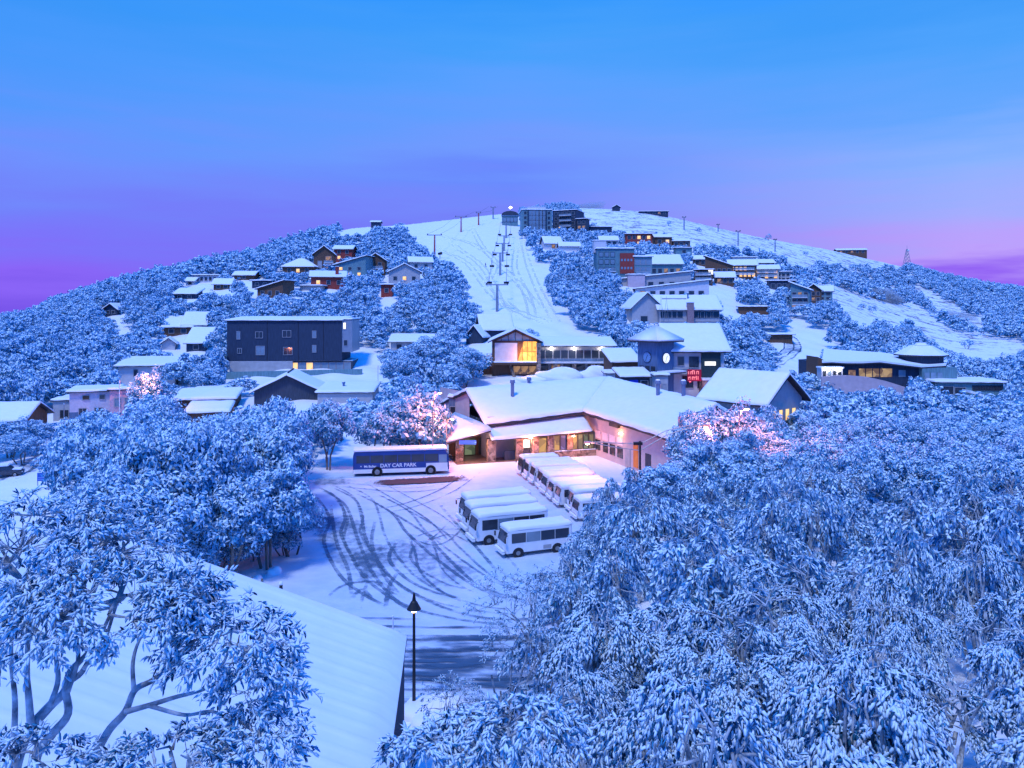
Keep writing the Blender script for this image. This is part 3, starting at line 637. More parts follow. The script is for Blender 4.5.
# ================= clock building ==================
D = 138
b = Building('clock_building', 'village centre building with a clock tower and broad snow hip roof', 'building')
b.vol(672, 724, 392, 349, D, 14, 0, 'gable_x', 4.2, M_pale, 1.1, sink=3, tf=.28)
b.win('F', .17, .62, 1.1, 1.6, M_glass); b.win('F', .42, .55, 1.6, 2.1, M_glass, M_frameD, 2); b.win('F', .3, .1, 2.0, 2.2, M_glass); b.win('F', .58, .1, 1.6, 2.2, M_glass, M_frameD, 2); b.balcony('F', 0, .5, .45, 1.2)
m_ = MB(); m_.box(b.w * .06, b.w * .42, -.5, -.01, b.h * .35, b.h * .97); b.part('dark_bay', m_, mat('dark_green_cladding', (.03, .05, .05), .6, .2, 2))
m_ = MB(); m_.box(-1.0, 1.0, -.06, 0, 0, .75, 0); o = b.part('lit_sign', m_, M_litwhite); o.matrix_local = b.M @ Matrix.Translation((b.w * .22, -.56, b.h * .62))
m_ = MB(); m_.box(b.w * .02, b.w * .5, -2.4, -.02, -3, b.h * .30, 0); m_.box(b.w * .02, b.w * .5, -2.5, -.02, b.h * .30 + .003, b.h * .34, 1); b.part('stone_porch', m_, [M_stone, M_roof])
# neon sign: illegible glowing strokes in a dark box
m_ = MB(); m_.box(-1.25, 1.25, -.2, 0, -.1, 2.0, 0)
rg = random.Random(4)
for r_ in range(2):
    x = -1.12
    while x < .95:
        ww = rg.uniform(.10, .16); hh = rg.uniform(.5, .75); z = .15 + r_ * .98
        m_.box(x, x + ww, -.26, -.201, z, z + hh, 1)
        if rg.random() < .6: m_.box(x + ww, x + ww + .2, -.255, -.202, z + hh - .16, z + hh, 1)
        x += ww + rg.uniform(.16, .28)
o = b.part('neon_sign', m_, [mat('neon_backing', (.25, .01, .03), .5, .1, 2, emit=(1, .02, .10), estr=.12), mat('neon_tube', (1, .2, .2), .4, .05, 1, emit=(1, .25, .2), estr=.8)]); o.matrix_local = b.M @ Matrix.Translation((-b.w * .14, -2.6, b.h * .30))
o = LampLight('neon_light', (0, 0, 0), 60, (1, .12, .2)); o.parent = b.root; o.location = b.M @ Vector((-b.w * .06, -3.8, b.h * .2))
# tower
b.vol(640.5, 671.5, 388, 344, D - 6, 5.0, 0, 'flat', 0, M_bluew, .0, sink=0, vis=False, h=.01) if False else None
tw = empty('x', (0, 0, 0)); bpy.data.objects.remove(tw)
tc_ = P(657, 385, D - 3.5) - b.root.location; s2 = 4.6; yaw = R(38)
Mt = Matrix.Translation(tc_) @ Matrix.Rotation(yaw, 4, 'Z'); hh = 42.5 / F * (D - 3.5)
m_ = MB(); m_.box(0, s2, 0, s2, -3, hh); o = b.part('tower_wall', m_, M_bluew); o.matrix_local = Mt
ap = (s2 / 2, s2 / 2, hh + 2.6); oo = 1.3; cs = [(-oo, -oo, hh), (s2 + oo, -oo, hh), (s2 + oo, s2 + oo, hh), (-oo, s2 + oo, hh)]
b.roof_slabs([[cs[k], cs[(k + 1) % 4], ap] for k in range(4)], .3, .25, Mt, 'tower_roof')
def clock(local, face_m, hand_m):
    m_ = MB(); m_.tube([(0, -.01, 0), (0, -.12, 0)], 1.0, 28, 0); m_.tube([(0, -.121, 0), (0, -.15, 0)], [.9, .9], 28, 1)
    for k in range(12):
        a_ = k * math.pi / 6; m_.box(math.sin(a_) * .76 - .045, math.sin(a_) * .76 + .045, -.17, -.151, math.cos(a_) * .76 - .045, math.cos(a_) * .76 + .045, 0)
    o = b.part('clock_face', m_, [hand_m, face_m]); o.matrix_local = local
    for ang, ln, wd in ((math.radians(30), .48, .10), (math.radians(200), .70, .07)):
        h_ = MB(); h_.box(-wd / 2, wd / 2, -.20, -.175, -.12, ln); q_ = h_.build('clock_hand', hand_m, o); q_.rotation_euler = (0, ang, 0)
    return o
clock(Mt @ Matrix.Translation((s2 * .52, 0, hh * .62)), mat('white_clock_face', (.85, .85, .83), .4, .03, 2, emit=(.95, .95, 1), estr=.9), M_black)  # white dial given a glow of its own to make it brighter
clock(Mt @ Matrix.Translation((0, s2 * .5, hh * .64)) @ Matrix.Rotation(R(-90), 4, 'Z'), mat('blue_clock_face', (.16, .30, .50), .4, .03, 2), M_navy)
for k in range(3):
    m_ = MB(); m_.box(-.5, .5, -.07, -.01, 0, 1.1); o = b.part('window', m_, M_glass); o.matrix_local = Mt @ Matrix.Translation((0, 0.9 + k * 1.35, 2.2)) @ Matrix.Rotation(R(-90), 4, 'Z')
m_ = MB(); m_.box(0, 5.0, -2.6, -.02, 2.1, 2.3, 0); m_.box(0, 5.0, -2.6, -.03, 2.303, 2.5, 1); o = b.part('awning', m_, [M_fascia, M_roof]); o.matrix_local = Mt
VIS += [(628, 730, 326, 385, D - 4)]
b = Building('entry_porch', 'low porch with a bright blue door in front of the clock tower', 'porch')
b.vol(622, 650, 392, 377, 130, 5, 6, 'mono_f', .8, M_navy, .5); b.door('F', .42, 1.5, 2.1, mat('blue_door', (.02, .06, .55), .4, .1, 2)); b.win('F', .8, .1, 1.2, 1.7)
b = Building('info_kiosk', 'narrow kiosk with pale posters below the clock tower', 'kiosk')
b.vol(655, 668, 398, 376, 127, 2.5, 0, 'flat', 0, M_conc, .3); b.win('F', .3, .25, .7, 1.6, mat('poster', (.55, .35, .35), .6, .3, 4)); b.win('F', .72, .25, .6, 1.4, M_frame)
b = Building('white_shed', 'long low white shed under snow between the ski lodge and the clock tower', 'shed')
b.vol(606, 628, 384, 374, 145, 5, 0, 'flat', 0, M_pale, .3); b.win('F', .5, .3, 2.6, .8, M_glass2)
b = Building('slope_shelter', 'shelter with a sloping snow roof left of the clock tower', 'shelter')
b.vol(612, 640, 372, 362, 152, 6, 10, 'mono_f', 2.0, M_brown, .5)

# ================= gable house with yellow windows ==================
D = 104
b = Building('gabled_house', 'grey house with a steep snow gable roof and yellow lit windows above the frosted trees', 'house')
b.vol(712, 756, 442, 399, 103.7, 9.5, -50, 'gable_x', 3.3, M_grey, .9, sink=3, tf=.3, vis=False)
for u in (.22, .40, .58, .76): b.win('R', u, .52, 1.0, 1.5, M_lit, M_frame)
VIS.append((708, 800, 366, 410, 101))

# ================= curved gallery building on the right ==================
D = 150
b = Building('curved_gallery', 'long dark building with a wave shaped snow roof on the right slope', 'building')
rt = P(890, 396, D); b.root = empty(b.name, rt, 0, b.label, b.cat); b.M = Matrix.Identity(4)
def C_(px, py, D_): return P(px, py, D_) - rt
xs = [822, 832, 846, 862, 880, 900, 922, 946]; et = [364, 363.5, 364.5, 364.5, 363.5, 366, 368.5, 367]; bt = [351, 352, 353, 354, 355, 358, 362, 363]
ru = MB(); rs = MB()
for i in range(len(xs) - 1):
    fr = [C_(xs[i], et[i], D), C_(xs[i + 1], et[i + 1], D)]; bk = [C_(xs[i] + 2, bt[i], D + 16), C_(xs[i + 1] + 2, bt[i + 1], D + 16)]
    pl = [fr[0], fr[1], bk[1], bk[0]]; ru.hexa(pl, [p + Vector((0, 0, .25)) for p in pl]); rs.hexa([p + Vector((0, 0, .253)) for p in pl], [p + Vector((0, 0, .6)) for p in pl])
o = b.part('roof', ru, M_fascia, False); rs.build('snow_cover', M_roof, o)
w_ = MB()
for i in range(len(xs) - 1):
    a_, c_ = C_(xs[i] + 1, et[i], D + 1.2), C_(xs[i + 1] + 1 - (i == 6) * 10, et[i + 1], D + 1.2)
    w_.hexa([(a_.x, a_.y, -3), (c_.x, c_.y, -3), (c_.x, c_.y + 13, -3), (a_.x, a_.y + 13, -3)], [(a_.x, a_.y, a_.z + .1), (c_.x, c_.y, c_.z + .1), (c_.x, c_.y + 13, c_.z + .1), (a_.x, a_.y + 13, a_.z + .1)])
b.part('wall', w_, M_slate, False)
for px in (862, 869, 876, 883, 889):
    p = C_(px, 375, D + 1.15); m_ = MB(); m_.box(p.x - .6, p.x + .6, p.y - .05, p.y - .0, p.z - .4, p.z + 1.3, 0); b.part('window', m_, lit_window('gallery_glow', (.25, .14, .04), (.9, .6, .25), .55), False)
for px, g_ in ((852, M_litdim), (843, M_glass), (902, M_glass2)):
    p = C_(px, 375, D + 1.15); m_ = MB(); m_.box(p.x - .7, p.x + .7, p.y - .05, p.y, p.z - .4, p.z + 1.0, 0); b.part('window', m_, g_, False)
p = C_(829, 378, D - .5); m_ = MB(); m_.box(p.x - 2.0, p.x + 2.2, p.y - 1.2, p.y + 1, p.z - 2, p.z + 2.0, 0); m_.box(p.x - 2.2, p.x + 2.4, p.y - 1.4, p.y + 1, p.z + 2.003, p.z + 2.3, 1); b.part('entry_bay', m_, [M_pale, M_roof], False)
for k in range(4):
    m_ = MB(); m_.box(p.x - 1.7 + k, p.x - 1.1 + k, p.y - 1.28, p.y - 1.203, p.z - .8, p.z + 1.5, 0); b.part('window', m_, M_glass if k != 1 else M_glass2, False)
for k in (0, 1):
    m_ = MB(); m_.ball((p.x - 1 + 2.2 * k, p.y - 1.9, p.z + 1.75), .32, 0, 5); b.part('entry_lamp', m_, M_lampw, False)
m_ = MB(); q0 = C_(818, 357, D + 1); m_.hexa([(q0.x, q0.y, -2), (q0.x + .5, q0.y, -2), (q0.x + .5, q0.y + 6, -2), (q0.x, q0.y + 6, -2)], [(q0.x, q0.y, q0.z), (q0.x + 2.4, q0.y, q0.z - 1.2), (q0.x + 2.4, q0.y + 6, q0.z - 1.2), (q0.x, q0.y + 6, q0.z)]); b.part('fin_wall', m_, M_brown, False)
tp = MB(); c0 = C_(921, 364, D + 8)
def ngon(c, r_, z, n_=8, sy=1.0): return [(c.x + r_ * math.cos(2 * math.pi * (k + .5) / n_), c.y + r_ * sy * math.sin(2 * math.pi * (k + .5) / n_), z) for k in range(n_)]
tp.hexa(ngon(c0, 4.2, c0.z - 3), ngon(c0, 4.2, c0.z + 2.0)); b.part('turret_wall', tp, M_slate, False)
tp = MB(); tp.hexa(ngon(c0, 5.2, c0.z + 1.75), ngon(c0, 5.2, c0.z + 2.05), 0); o = b.part('turret_roof', tp, M_fascia, False)
tp = MB(); tp.hexa(ngon(c0, 5.2, c0.z + 2.053), ngon(c0, 2.2, c0.z + 3.9)); tp.hexa(ngon(c0, 1.3, c0.z + 3.95), ngon(c0, .9, c0.z + 4.5)); tp.build('snow_cover', M_roof, o)
p = C_(935, 383, D - 1); 
for k in range(3):
    m_ = MB(); m_.box(p.x - 1.6 + 1.3 * k, p.x - .6 + 1.3 * k, p.y + .9, p.y + 1.0, p.z + .2, p.z + 2.0, 0); b.part('window', m_, M_glass2, False)
m_ = MB(); m_.box(p.x - 2, p.x + 5, p.y + 1.03, p.y + 8, p.z - 4, p.z + 3.0); b.part('side_wall', m_, M_teal, False)
VIS.append((819, 968, 347, 378, D)); FOOT += [(rt.x - 6, D + 7, 10), (rt.x + 3, D + 7, 10)]
cw = MB(); 
pts_ = [(822, 377), (836, 375.5), (850, 375.5), (868, 377), (886, 381), (905, 387)]
for (x0, y0), (x1, y1) in zip(pts_[:-1], pts_[1:]):
    a_, c_ = C_(x0, y0, D - 5), C_(x1, y1, D - 5); cw.hexa([(a_.x, a_.y, -4), (c_.x, c_.y, -4), (c_.x, c_.y + .5, -4), (a_.x, a_.y + .5, -4)], [(a_.x, a_.y, a_.z), (c_.x, c_.y, c_.z), (c_.x, c_.y + .5, c_.z), (a_.x, a_.y + .5, a_.z)])
o = cw.build('retaining_wall', mat('pink_concrete', (.46, .36, .38), .85, .1, 1)); o.location = rt; props(o, 'curved pale pink retaining wall below the wave roofed building', 'wall', None, 'thing')
VIS.append((824, 900, 374, 388, D - 6))
b = Building('flat_annex', 'low teal flat roofed annex at the right end of the wave roofed building', 'annex')
b.vol(938, 1002, 397, 383, D - 4, 8, -4, 'flat', 0, M_teal, .5); b.grid('F', 9, 1, .8, .8, .55, .97, .45, .85, M_glass, M_frameD); b.win('F', .15, .2, 2.4, 1.5, M_glass); b.win('F', .35, .2, 2, 1.3, M_glass)
m_ = MB(); m_.hexa([(b.w * -.12, -3, 1.2), (b.w * .08, -3, .4), (b.w * .08, 0, .4), (b.w * -.12, 0, 1.2)], [(b.w * -.12, -3, 1.6), (b.w * .08, -3, .8), (b.w * .08, 0, .8), (b.w * -.12, 0, 1.6)]); b.part('canopy', m_, M_roof); b.door('F', .56, 1.2, 1.2, mat('green_door', (.05, .22, .06), .5, .1, 2))

# ================= dark apartment block on the left ==================
D = 178
b = Building('dark_apartment_block', 'long dark slate apartment block with a flat snow roof on the left slope', 'apartment block')
b.vol(228, 341, 361, 321, D, 13, 3, 'mono_f', .6, M_slate, .35, wins=(), sink=0, ts=.25)
for u, v, w2, h2, g_ in ((.10, .55, .7, 1.8, M_glass2), (.11, .2, .9, 1.1, M_glass), (.28, .58, 1.6, 1.4, M_glass), (.29, .16, 1.9, 2.0, M_glass2), (.52, .60, 1.9, 1.5, M_glass), (.53, .16, 2.0, 1.7, M_glass), (.76, .58, .8, 1.6, M_glass2), (.76, .22, .8, 1.6, M_glass2)): b.win('F', u, v, w2, h2, g_, M_frame, 2)
for u in (.35, .62, .84):
    m_ = MB(); x = (u - .5) * b.w; m_.box(x - .04, x + .04, -.05, -.002, .1, b.h - .1); b.part('cladding_joint', m_, M_black)
b.vol(341.5, 352, 352, 320, D + 1, 12, 3, 'flat', 0, mat('blue_grey_metal', (.30, .34, .38), .4, .1, 1, metal=.4), .1, sink=0, ts=.25); b.win('F', .3, .72, .6, 1.5, M_litwhite); b.win('F', .4, .2, .8, 1.3, M_glass)
b.vol(290, 352, 374, 361, D + 1, 9, 3, 'flat', 0, M_navy, .0, sink=3, ts=.02, tf=.02, vis=False); b.grid('F', 8, 1, 1.5, 2.3, .02, .98, .05, .95, M_glass2, M_frame, .25)
b.vol(230, 292, 375, 361.5, D - .4, 10, 3, 'flat', 0, M_conc, .0, sink=3, ts=.02, tf=.02, vis=False)
VIS.append((228, 352, 360, 376, D))
o = MB(); a_, c_ = P(226, 372, D - 6), P(362, 369, D - 5)
o.hexa([(a_.x, a_.y, a_.z - 4), (c_.x, c_.y, c_.z - 4), (c_.x, c_.y + .4, c_.z - 4), (a_.x, a_.y + .4, a_.z - 4)], [(a_.x, a_.y, a_.z), (c_.x, c_.y, c_.z), (c_.x, c_.y + .4, c_.z), (a_.x, a_.y + .4, a_.z)])
o = o.build('terrace_wall', M_teal); props(o, 'teal boarded terrace wall in front of the dark apartment block', 'wall', None, 'thing')
# ================= left houses ==================
b = Building('dark_blue_house', 'dark blue house with a broad snow gable roof below the dark apartment block', 'house')
b.vol(256, 318, 410, 391, 142, 12, 10, 'gable_y', 2.9, M_navy, .8, sink=4, tf=.2); b.door('F', .28, 1.0, 2.0, M_pale); VIS.append((229, 300, 366, 392, 142))
m_ = MB(); m_.box(-.12, .12, 1.5, 11, b.h + 3.25, b.h + 3.5); b.part('ridge_flashing', m_, M_fascia)
b = Building('flat_roofed_garage', 'flat snow roofed garage right of the dark blue house', 'garage')
b.vol(318, 372, 402, 393, 138, 11, 4, 'mono_f', .6, M_grey, .4); b.flue(-1, 5, b.h, b.h + 1.3)
b = Building('pale_flats', 'pale grey two storey house with a broad sloping snow roof on the left slope', 'house')
b.vol(122, 172, 392, 366, 165, 11, 14, 'mono_f', 1.0, M_pale, .8, sink=4); b.win('F', .75, .25, 1.0, 1.8); b.win('F', .80, .62, .5, 1.2, M_frame); b.win('F', .3, .62, .8, 1.4); b.grid('R', 3, 2, 1.8, 1.8, .05, .9, .1, .9, M_glass, M_frameD); VIS.append((118, 195, 350, 372, 165))
b = Building('two_tone_house', 'lavender and blue two tone house with a notched snow roof beside the left road', 'house')
b.vol(74, 112, 418, 392, 132, 8, 22, 'mono_l', 0.01, mat('lavender_boards', (.55, .50, .58), .8, .1, 2), .5, sink=4); b.win('F', .28, .12, 1.1, 1.2, M_glass, M_frame, 2); b.win('F', .62, .12, 1.2, 1.2, M_glass, M_frame, 2); b.win('F', .35, .72, 1.0, .7, M_brown); b.win('F', .7, .72, .8, .7)
m_ = MB(); m_.box(-b.w / 2 - .03, b.w / 2 + .03, -.035, .3, -3.5, b.h * .25); m_.box(b.w / 2, b.w / 2 + .035, -.02, b.d, -3.5, b.h * .25); b.part('blue_skirting', m_, M_bluew)
b.vol(112, 133, 416, 393, 131, 8, 22, 'mono_b', .5, mat('rose_boards', (.55, .36, .42), .8, .1, 2), .4, sink=4); b.grid('F', 2, 1, .8, 1.4, .1, .9, .3, .9, M_glass2)
b.vol(54, 73, 421, 401, 133, 6, 8, 'flat', 0, M_grey, .3, sink=4, vis=False); b.win('F', .55, .15, 1.4, 1.4, M_glass, M_frame, 2); VIS.append((56, 133, 380, 416, 131))
b = Building('roadside_house', 'snow roofed house at the far left edge of the photo', 'house')
b.vol(-30, 20, 432, 420, 120, 9, 10, 'gable_x', 2.0, M_brown, .8, sink=4, vis=False); VIS.append((0, 34, 402, 418, 119))
b = Building('carport', 'long low carport roof heaped with snow left of the dark blue house', 'carport')
b.vol(176, 232, 408, 400, 140, 9, 12, 'mono_f', .8, M_brown, .5, ts=.4)
b = Building('low_shed', 'low brown shed with a snow slab roof below the carport', 'shed')
b.vol(188, 226, 420, 413, 130, 7, 14, 'mono_f', .7, M_brown, .4, ts=.4)
b = Building('snowed_in_garage', 'garage with a bare flat snow roof behind the pink lit tree on the left', 'garage')
b.vol(196, 226, 396, 390, 152, 6, 8, 'flat', 0, M_brown, .4)
GL_ = [
 # name, label, category, px0, px1, py_base, py_eave, depth, yaw, roof, rise, wall, windows
 ('twin_roofed_chalet', 'chalet with a long snow roof above the pale grey house, left of a pair', 'chalet', 165, 190, 336, 327, 8, 14, 'mono_f', 2.6, M_brown, 2),
 ('twin_roofed_chalet', 'chalet with a short steep snow roof, right of a pair above the pale grey house', 'chalet', 184, 204, 334, 325, 8, 14, 'mono_f', 3.2, M_brown, 1),
 ('snow_terraced_house', 'house with a stepped snow terrace left of the dark apartment block', 'house', 187, 205, 352, 343, 9, 10, 'mono_f', 3.4, M_slate, 1),
 ('ridge_chalet', 'small dark chalet alone above a short ski trail on the far left ridge', 'chalet', 104, 117, 316, 309, 7, 0, 'gable_y', 1.6, M_slate, 2),
 ('white_ridge_flats', 'long pale flats with a row of dark windows on the left skyline', 'flats', 194, 218, 283, 275.5, 8, 4, 'flat', .1, M_pale, 5),
 ('ridge_cottage', 'pale cottage beside the long flats on the left skyline', 'cottage', 186, 194, 286, 281, 6, 4, 'gable_x', 1.2, M_pale, 1),
 ('eaved_chalet', 'small brown chalet with deep snowy eaves below the long ridge flats', 'chalet', 214, 230, 290, 284, 7, 8, 'gable_x', 1.8, M_brown, 2),
 ('flat_chalet', 'wide chalet with a flat snow slab roof on the far left hillside', 'chalet', 174, 195, 300, 294, 8, 6, 'mono_f', 1.8, M_slate, 2),
 ('snow_roofed_cabin', 'cabin with a rounded snow roof near the left skyline', 'cabin', 234, 254, 280, 275, 6, 0, 'gable_x', 1.3, M_brown, 1),
 ('sloping_lodge', 'long brown lodge with a snow roof sloping down to the left', 'lodge', 256, 284, 298, 289, 7, -16, 'mono_l', 2.6, M_brown, 3),
 ('low_cabin', 'low dark cabin behind the sloping brown lodge', 'cabin', 252, 270, 288, 281, 6, 0, 'flat', .2, M_slate, 2),
 ('wide_eaved_chalet', 'broad chalet with a hipped snow roof left of the tall brown gabled chalet', 'chalet', 283, 313, 275, 267, 10, 0, 'hip', 3.4, M_brown, 3),
 ('brown_gabled_chalet', 'tall brown gabled chalet with lit windows on the upper left hill', 'chalet', 314, 334, 272, 254, 10, 10, 'gable_y', 3.2, M_brown, 0),
 ('red_topped_chalet', 'red walled chalet top rising behind the brown gable', 'chalet', 334, 352, 262, 249, 8, 0, 'gable_x', 1.6, M_red, 2),
 ('teal_chalet', 'teal chalet with two long snow roofs on the upper left hill', 'chalet', 334, 366, 279, 265, 9, -8, 'mono_l', 3.4, M_teal, 3),
 ('dark_eaved_chalet', 'brown chalet with white balconies at the right end of the upper left cluster', 'chalet', 366, 385, 276, 260, 8, 4, 'gable_y', 2.6, M_brown, 2),
 ('red_brick_chalet', 'red brick chalet with a snow roof and chimney below the teal chalet', 'chalet', 312, 345, 289, 277, 9, 14, 'mono_f', 2.2, M_red, 3),
 ('buried_cabin', 'cabin almost buried in snow below the red brick chalet', 'cabin', 300, 321, 291, 286, 6, 0, 'flat', .2, M_grey, 0),
 ('grey_gabled_house', 'grey house with a low snow gable and three dark windows left of the ski run', 'house', 389, 420, 286, 272, 10, 8, 'gable_y', 3.0, M_grey, 3),
 ('runside_house', 'snow covered house at the left edge of the ski run behind the grey gable', 'house', 410, 432, 271, 262, 9, 12, 'gable_x', 2.2, M_grey, 2),
 ('red_hut', 'small dark red hut at the head of a snowy clearing on the left', 'hut', 381, 392, 297, 285, 4, 0, 'flat', .2, M_red, 1),
 ('ridge_hut', 'tiny dark hut on the left skyline near the ski run', 'hut', 371, 380, 228, 222, 5, 0, 'gable_x', .8, M_slate, 0),
 ('treetop_lodge', 'lodge with a flat snow roof half hidden by trees left of the ski lodge', 'lodge', 391, 440, 352, 342, 9, 4, 'mono_f', 1.4, M_grey, 4),
 ('hidden_cabin', 'small pale gabled cabin glimpsed between trees above the pale grey house', 'cabin', 163, 174, 350, 343, 5, 20, 'gable_y', 1.2, M_pale, 0),
]
for i, (nm, lb, ct, x0, x1, pb, pe, d_, yw, rf, rs_, wm, nw) in enumerate(GL_):
    D = Dof((x0 + x1) / 2, pb); b = Building(nm, lb, ct, G_L); b.vol(x0, x1, pb, pe, D, d_, yw, rf, rs_, wm, .7, sink=4)
    if nw:
        nz_ = 2 if b.h > 5.5 else 1; b.grid('F', nw, nz_, min(1.3, b.w / nw * .5), min(1.4, b.h / nz_ * .45), .06, .94, .15, .95, M_glass, M_frame, .22, seed=i)
    if nm == 'brown_gabled_chalet':
        b.win('F', .3, .2, 1.6, 3.0, M_frame); b.win('F', .72, .15, 2.2, 2.2, M_litdim, M_frame, 2); b.win('F', .72, .6, 2.2, 2.0, M_litdim, M_frame, 2); b.balcony('F', .5, .95, .5, 1.2)
    if nm == 'dark_eaved_chalet': b.balcony('F', .1, .9, .45, 1.6, M_pale)
    if nm == 'red_brick_chalet': b.chimney(b.w * .25, 3, b.h, b.h + 4, M_red, .6)
# ================= top of the run ==================
D = Dof(510, 226); b = Building('lift_station', 'rounded dark top station of the chairlift at the head of the ski run', 'lift station')
b.vol(502, 518, 226, 216, D, 7, 0, 'flat', .1, M_teal, .3, sink=2); b.grid('F', 4, 1, 2.0, 2.6, .05, .95, .3, .95, M_glass2, M_frameD)
m_ = MB(); 
for k in range(8):
    a0, a1 = math.pi * k / 8, math.pi * (k + 1) / 8; W2 = b.w / 2 + .4
    m_.hexa([(-math.cos(a0) * W2, -.5, b.h + .5), (-math.cos(a1) * W2, -.5, b.h + .5), (-math.cos(a1) * W2, 7, b.h + .5), (-math.cos(a0) * W2, 7, b.h + .5)], [(-math.cos(a0) * W2, -.5, b.h + .55 + 2.6 * math.sin(a0)), (-math.cos(a1) * W2, -.5, b.h + .55 + 2.6 * math.sin(a1)), (-math.cos(a1) * W2, 7, b.h + .55 + 2.6 * math.sin(a1)), (-math.cos(a0) * W2, 7, b.h + .55 + 2.6 * math.sin(a0))])
b.part('curved_canopy', m_, M_navy)
D = Dof(538, 236); b = Building('glass_apartment_tower', 'pale teal apartment tower with glazed bays right of the top lift station', 'apartment block')
b.vol(522, 552, 236, 210, D, 14, 4, 'flat', .2, M_teal, .3, sink=5, ts=.5)
b.grid('F', 5, 5, 2.4, 2.4, .22, .80, .05, .98, M_glass2, M_frame); b.grid('F', 1, 5, 1.4, 1.6, .02, .2, .05, .98, M_glass); b.grid('F', 1, 5, 1.4, 1.6, .82, .98, .05, .98, M_glass)
for u in (.2, .8):
    m_ = MB(); x = (u - .5) * b.w; m_.box(x - .3, x + .3, -.6, -.01, -4, b.h - .2); b.part('fin', m_, M_slate)
m_ = MB(); m_.box(-b.w * .3, b.w * .3, 2, 9, b.h + .6, b.h + 2.2); b.part('plant_room', m_, M_pale)
D = Dof(566, 236); b = Building('dark_apartment_tower', 'dark apartment tower with deep balconies beside the glass tower near the summit', 'apartment block')
b.vol(553, 576, 237, 210.5, D, 16, -22, 'flat', .2, M_slate, .3, sink=5, ts=.35)
b.grid('F', 5, 5, 1.8, 1.9, .05, .95, .04, .98, M_glass, M_frame, .06); b.grid('L', 3, 5, 1.6, 1.4, .1, .9, .04, .98, M_glass)
for v in (.2, .4, .6, .8): b.balcony('F', .3, .8, v, 1.5, M_frame)
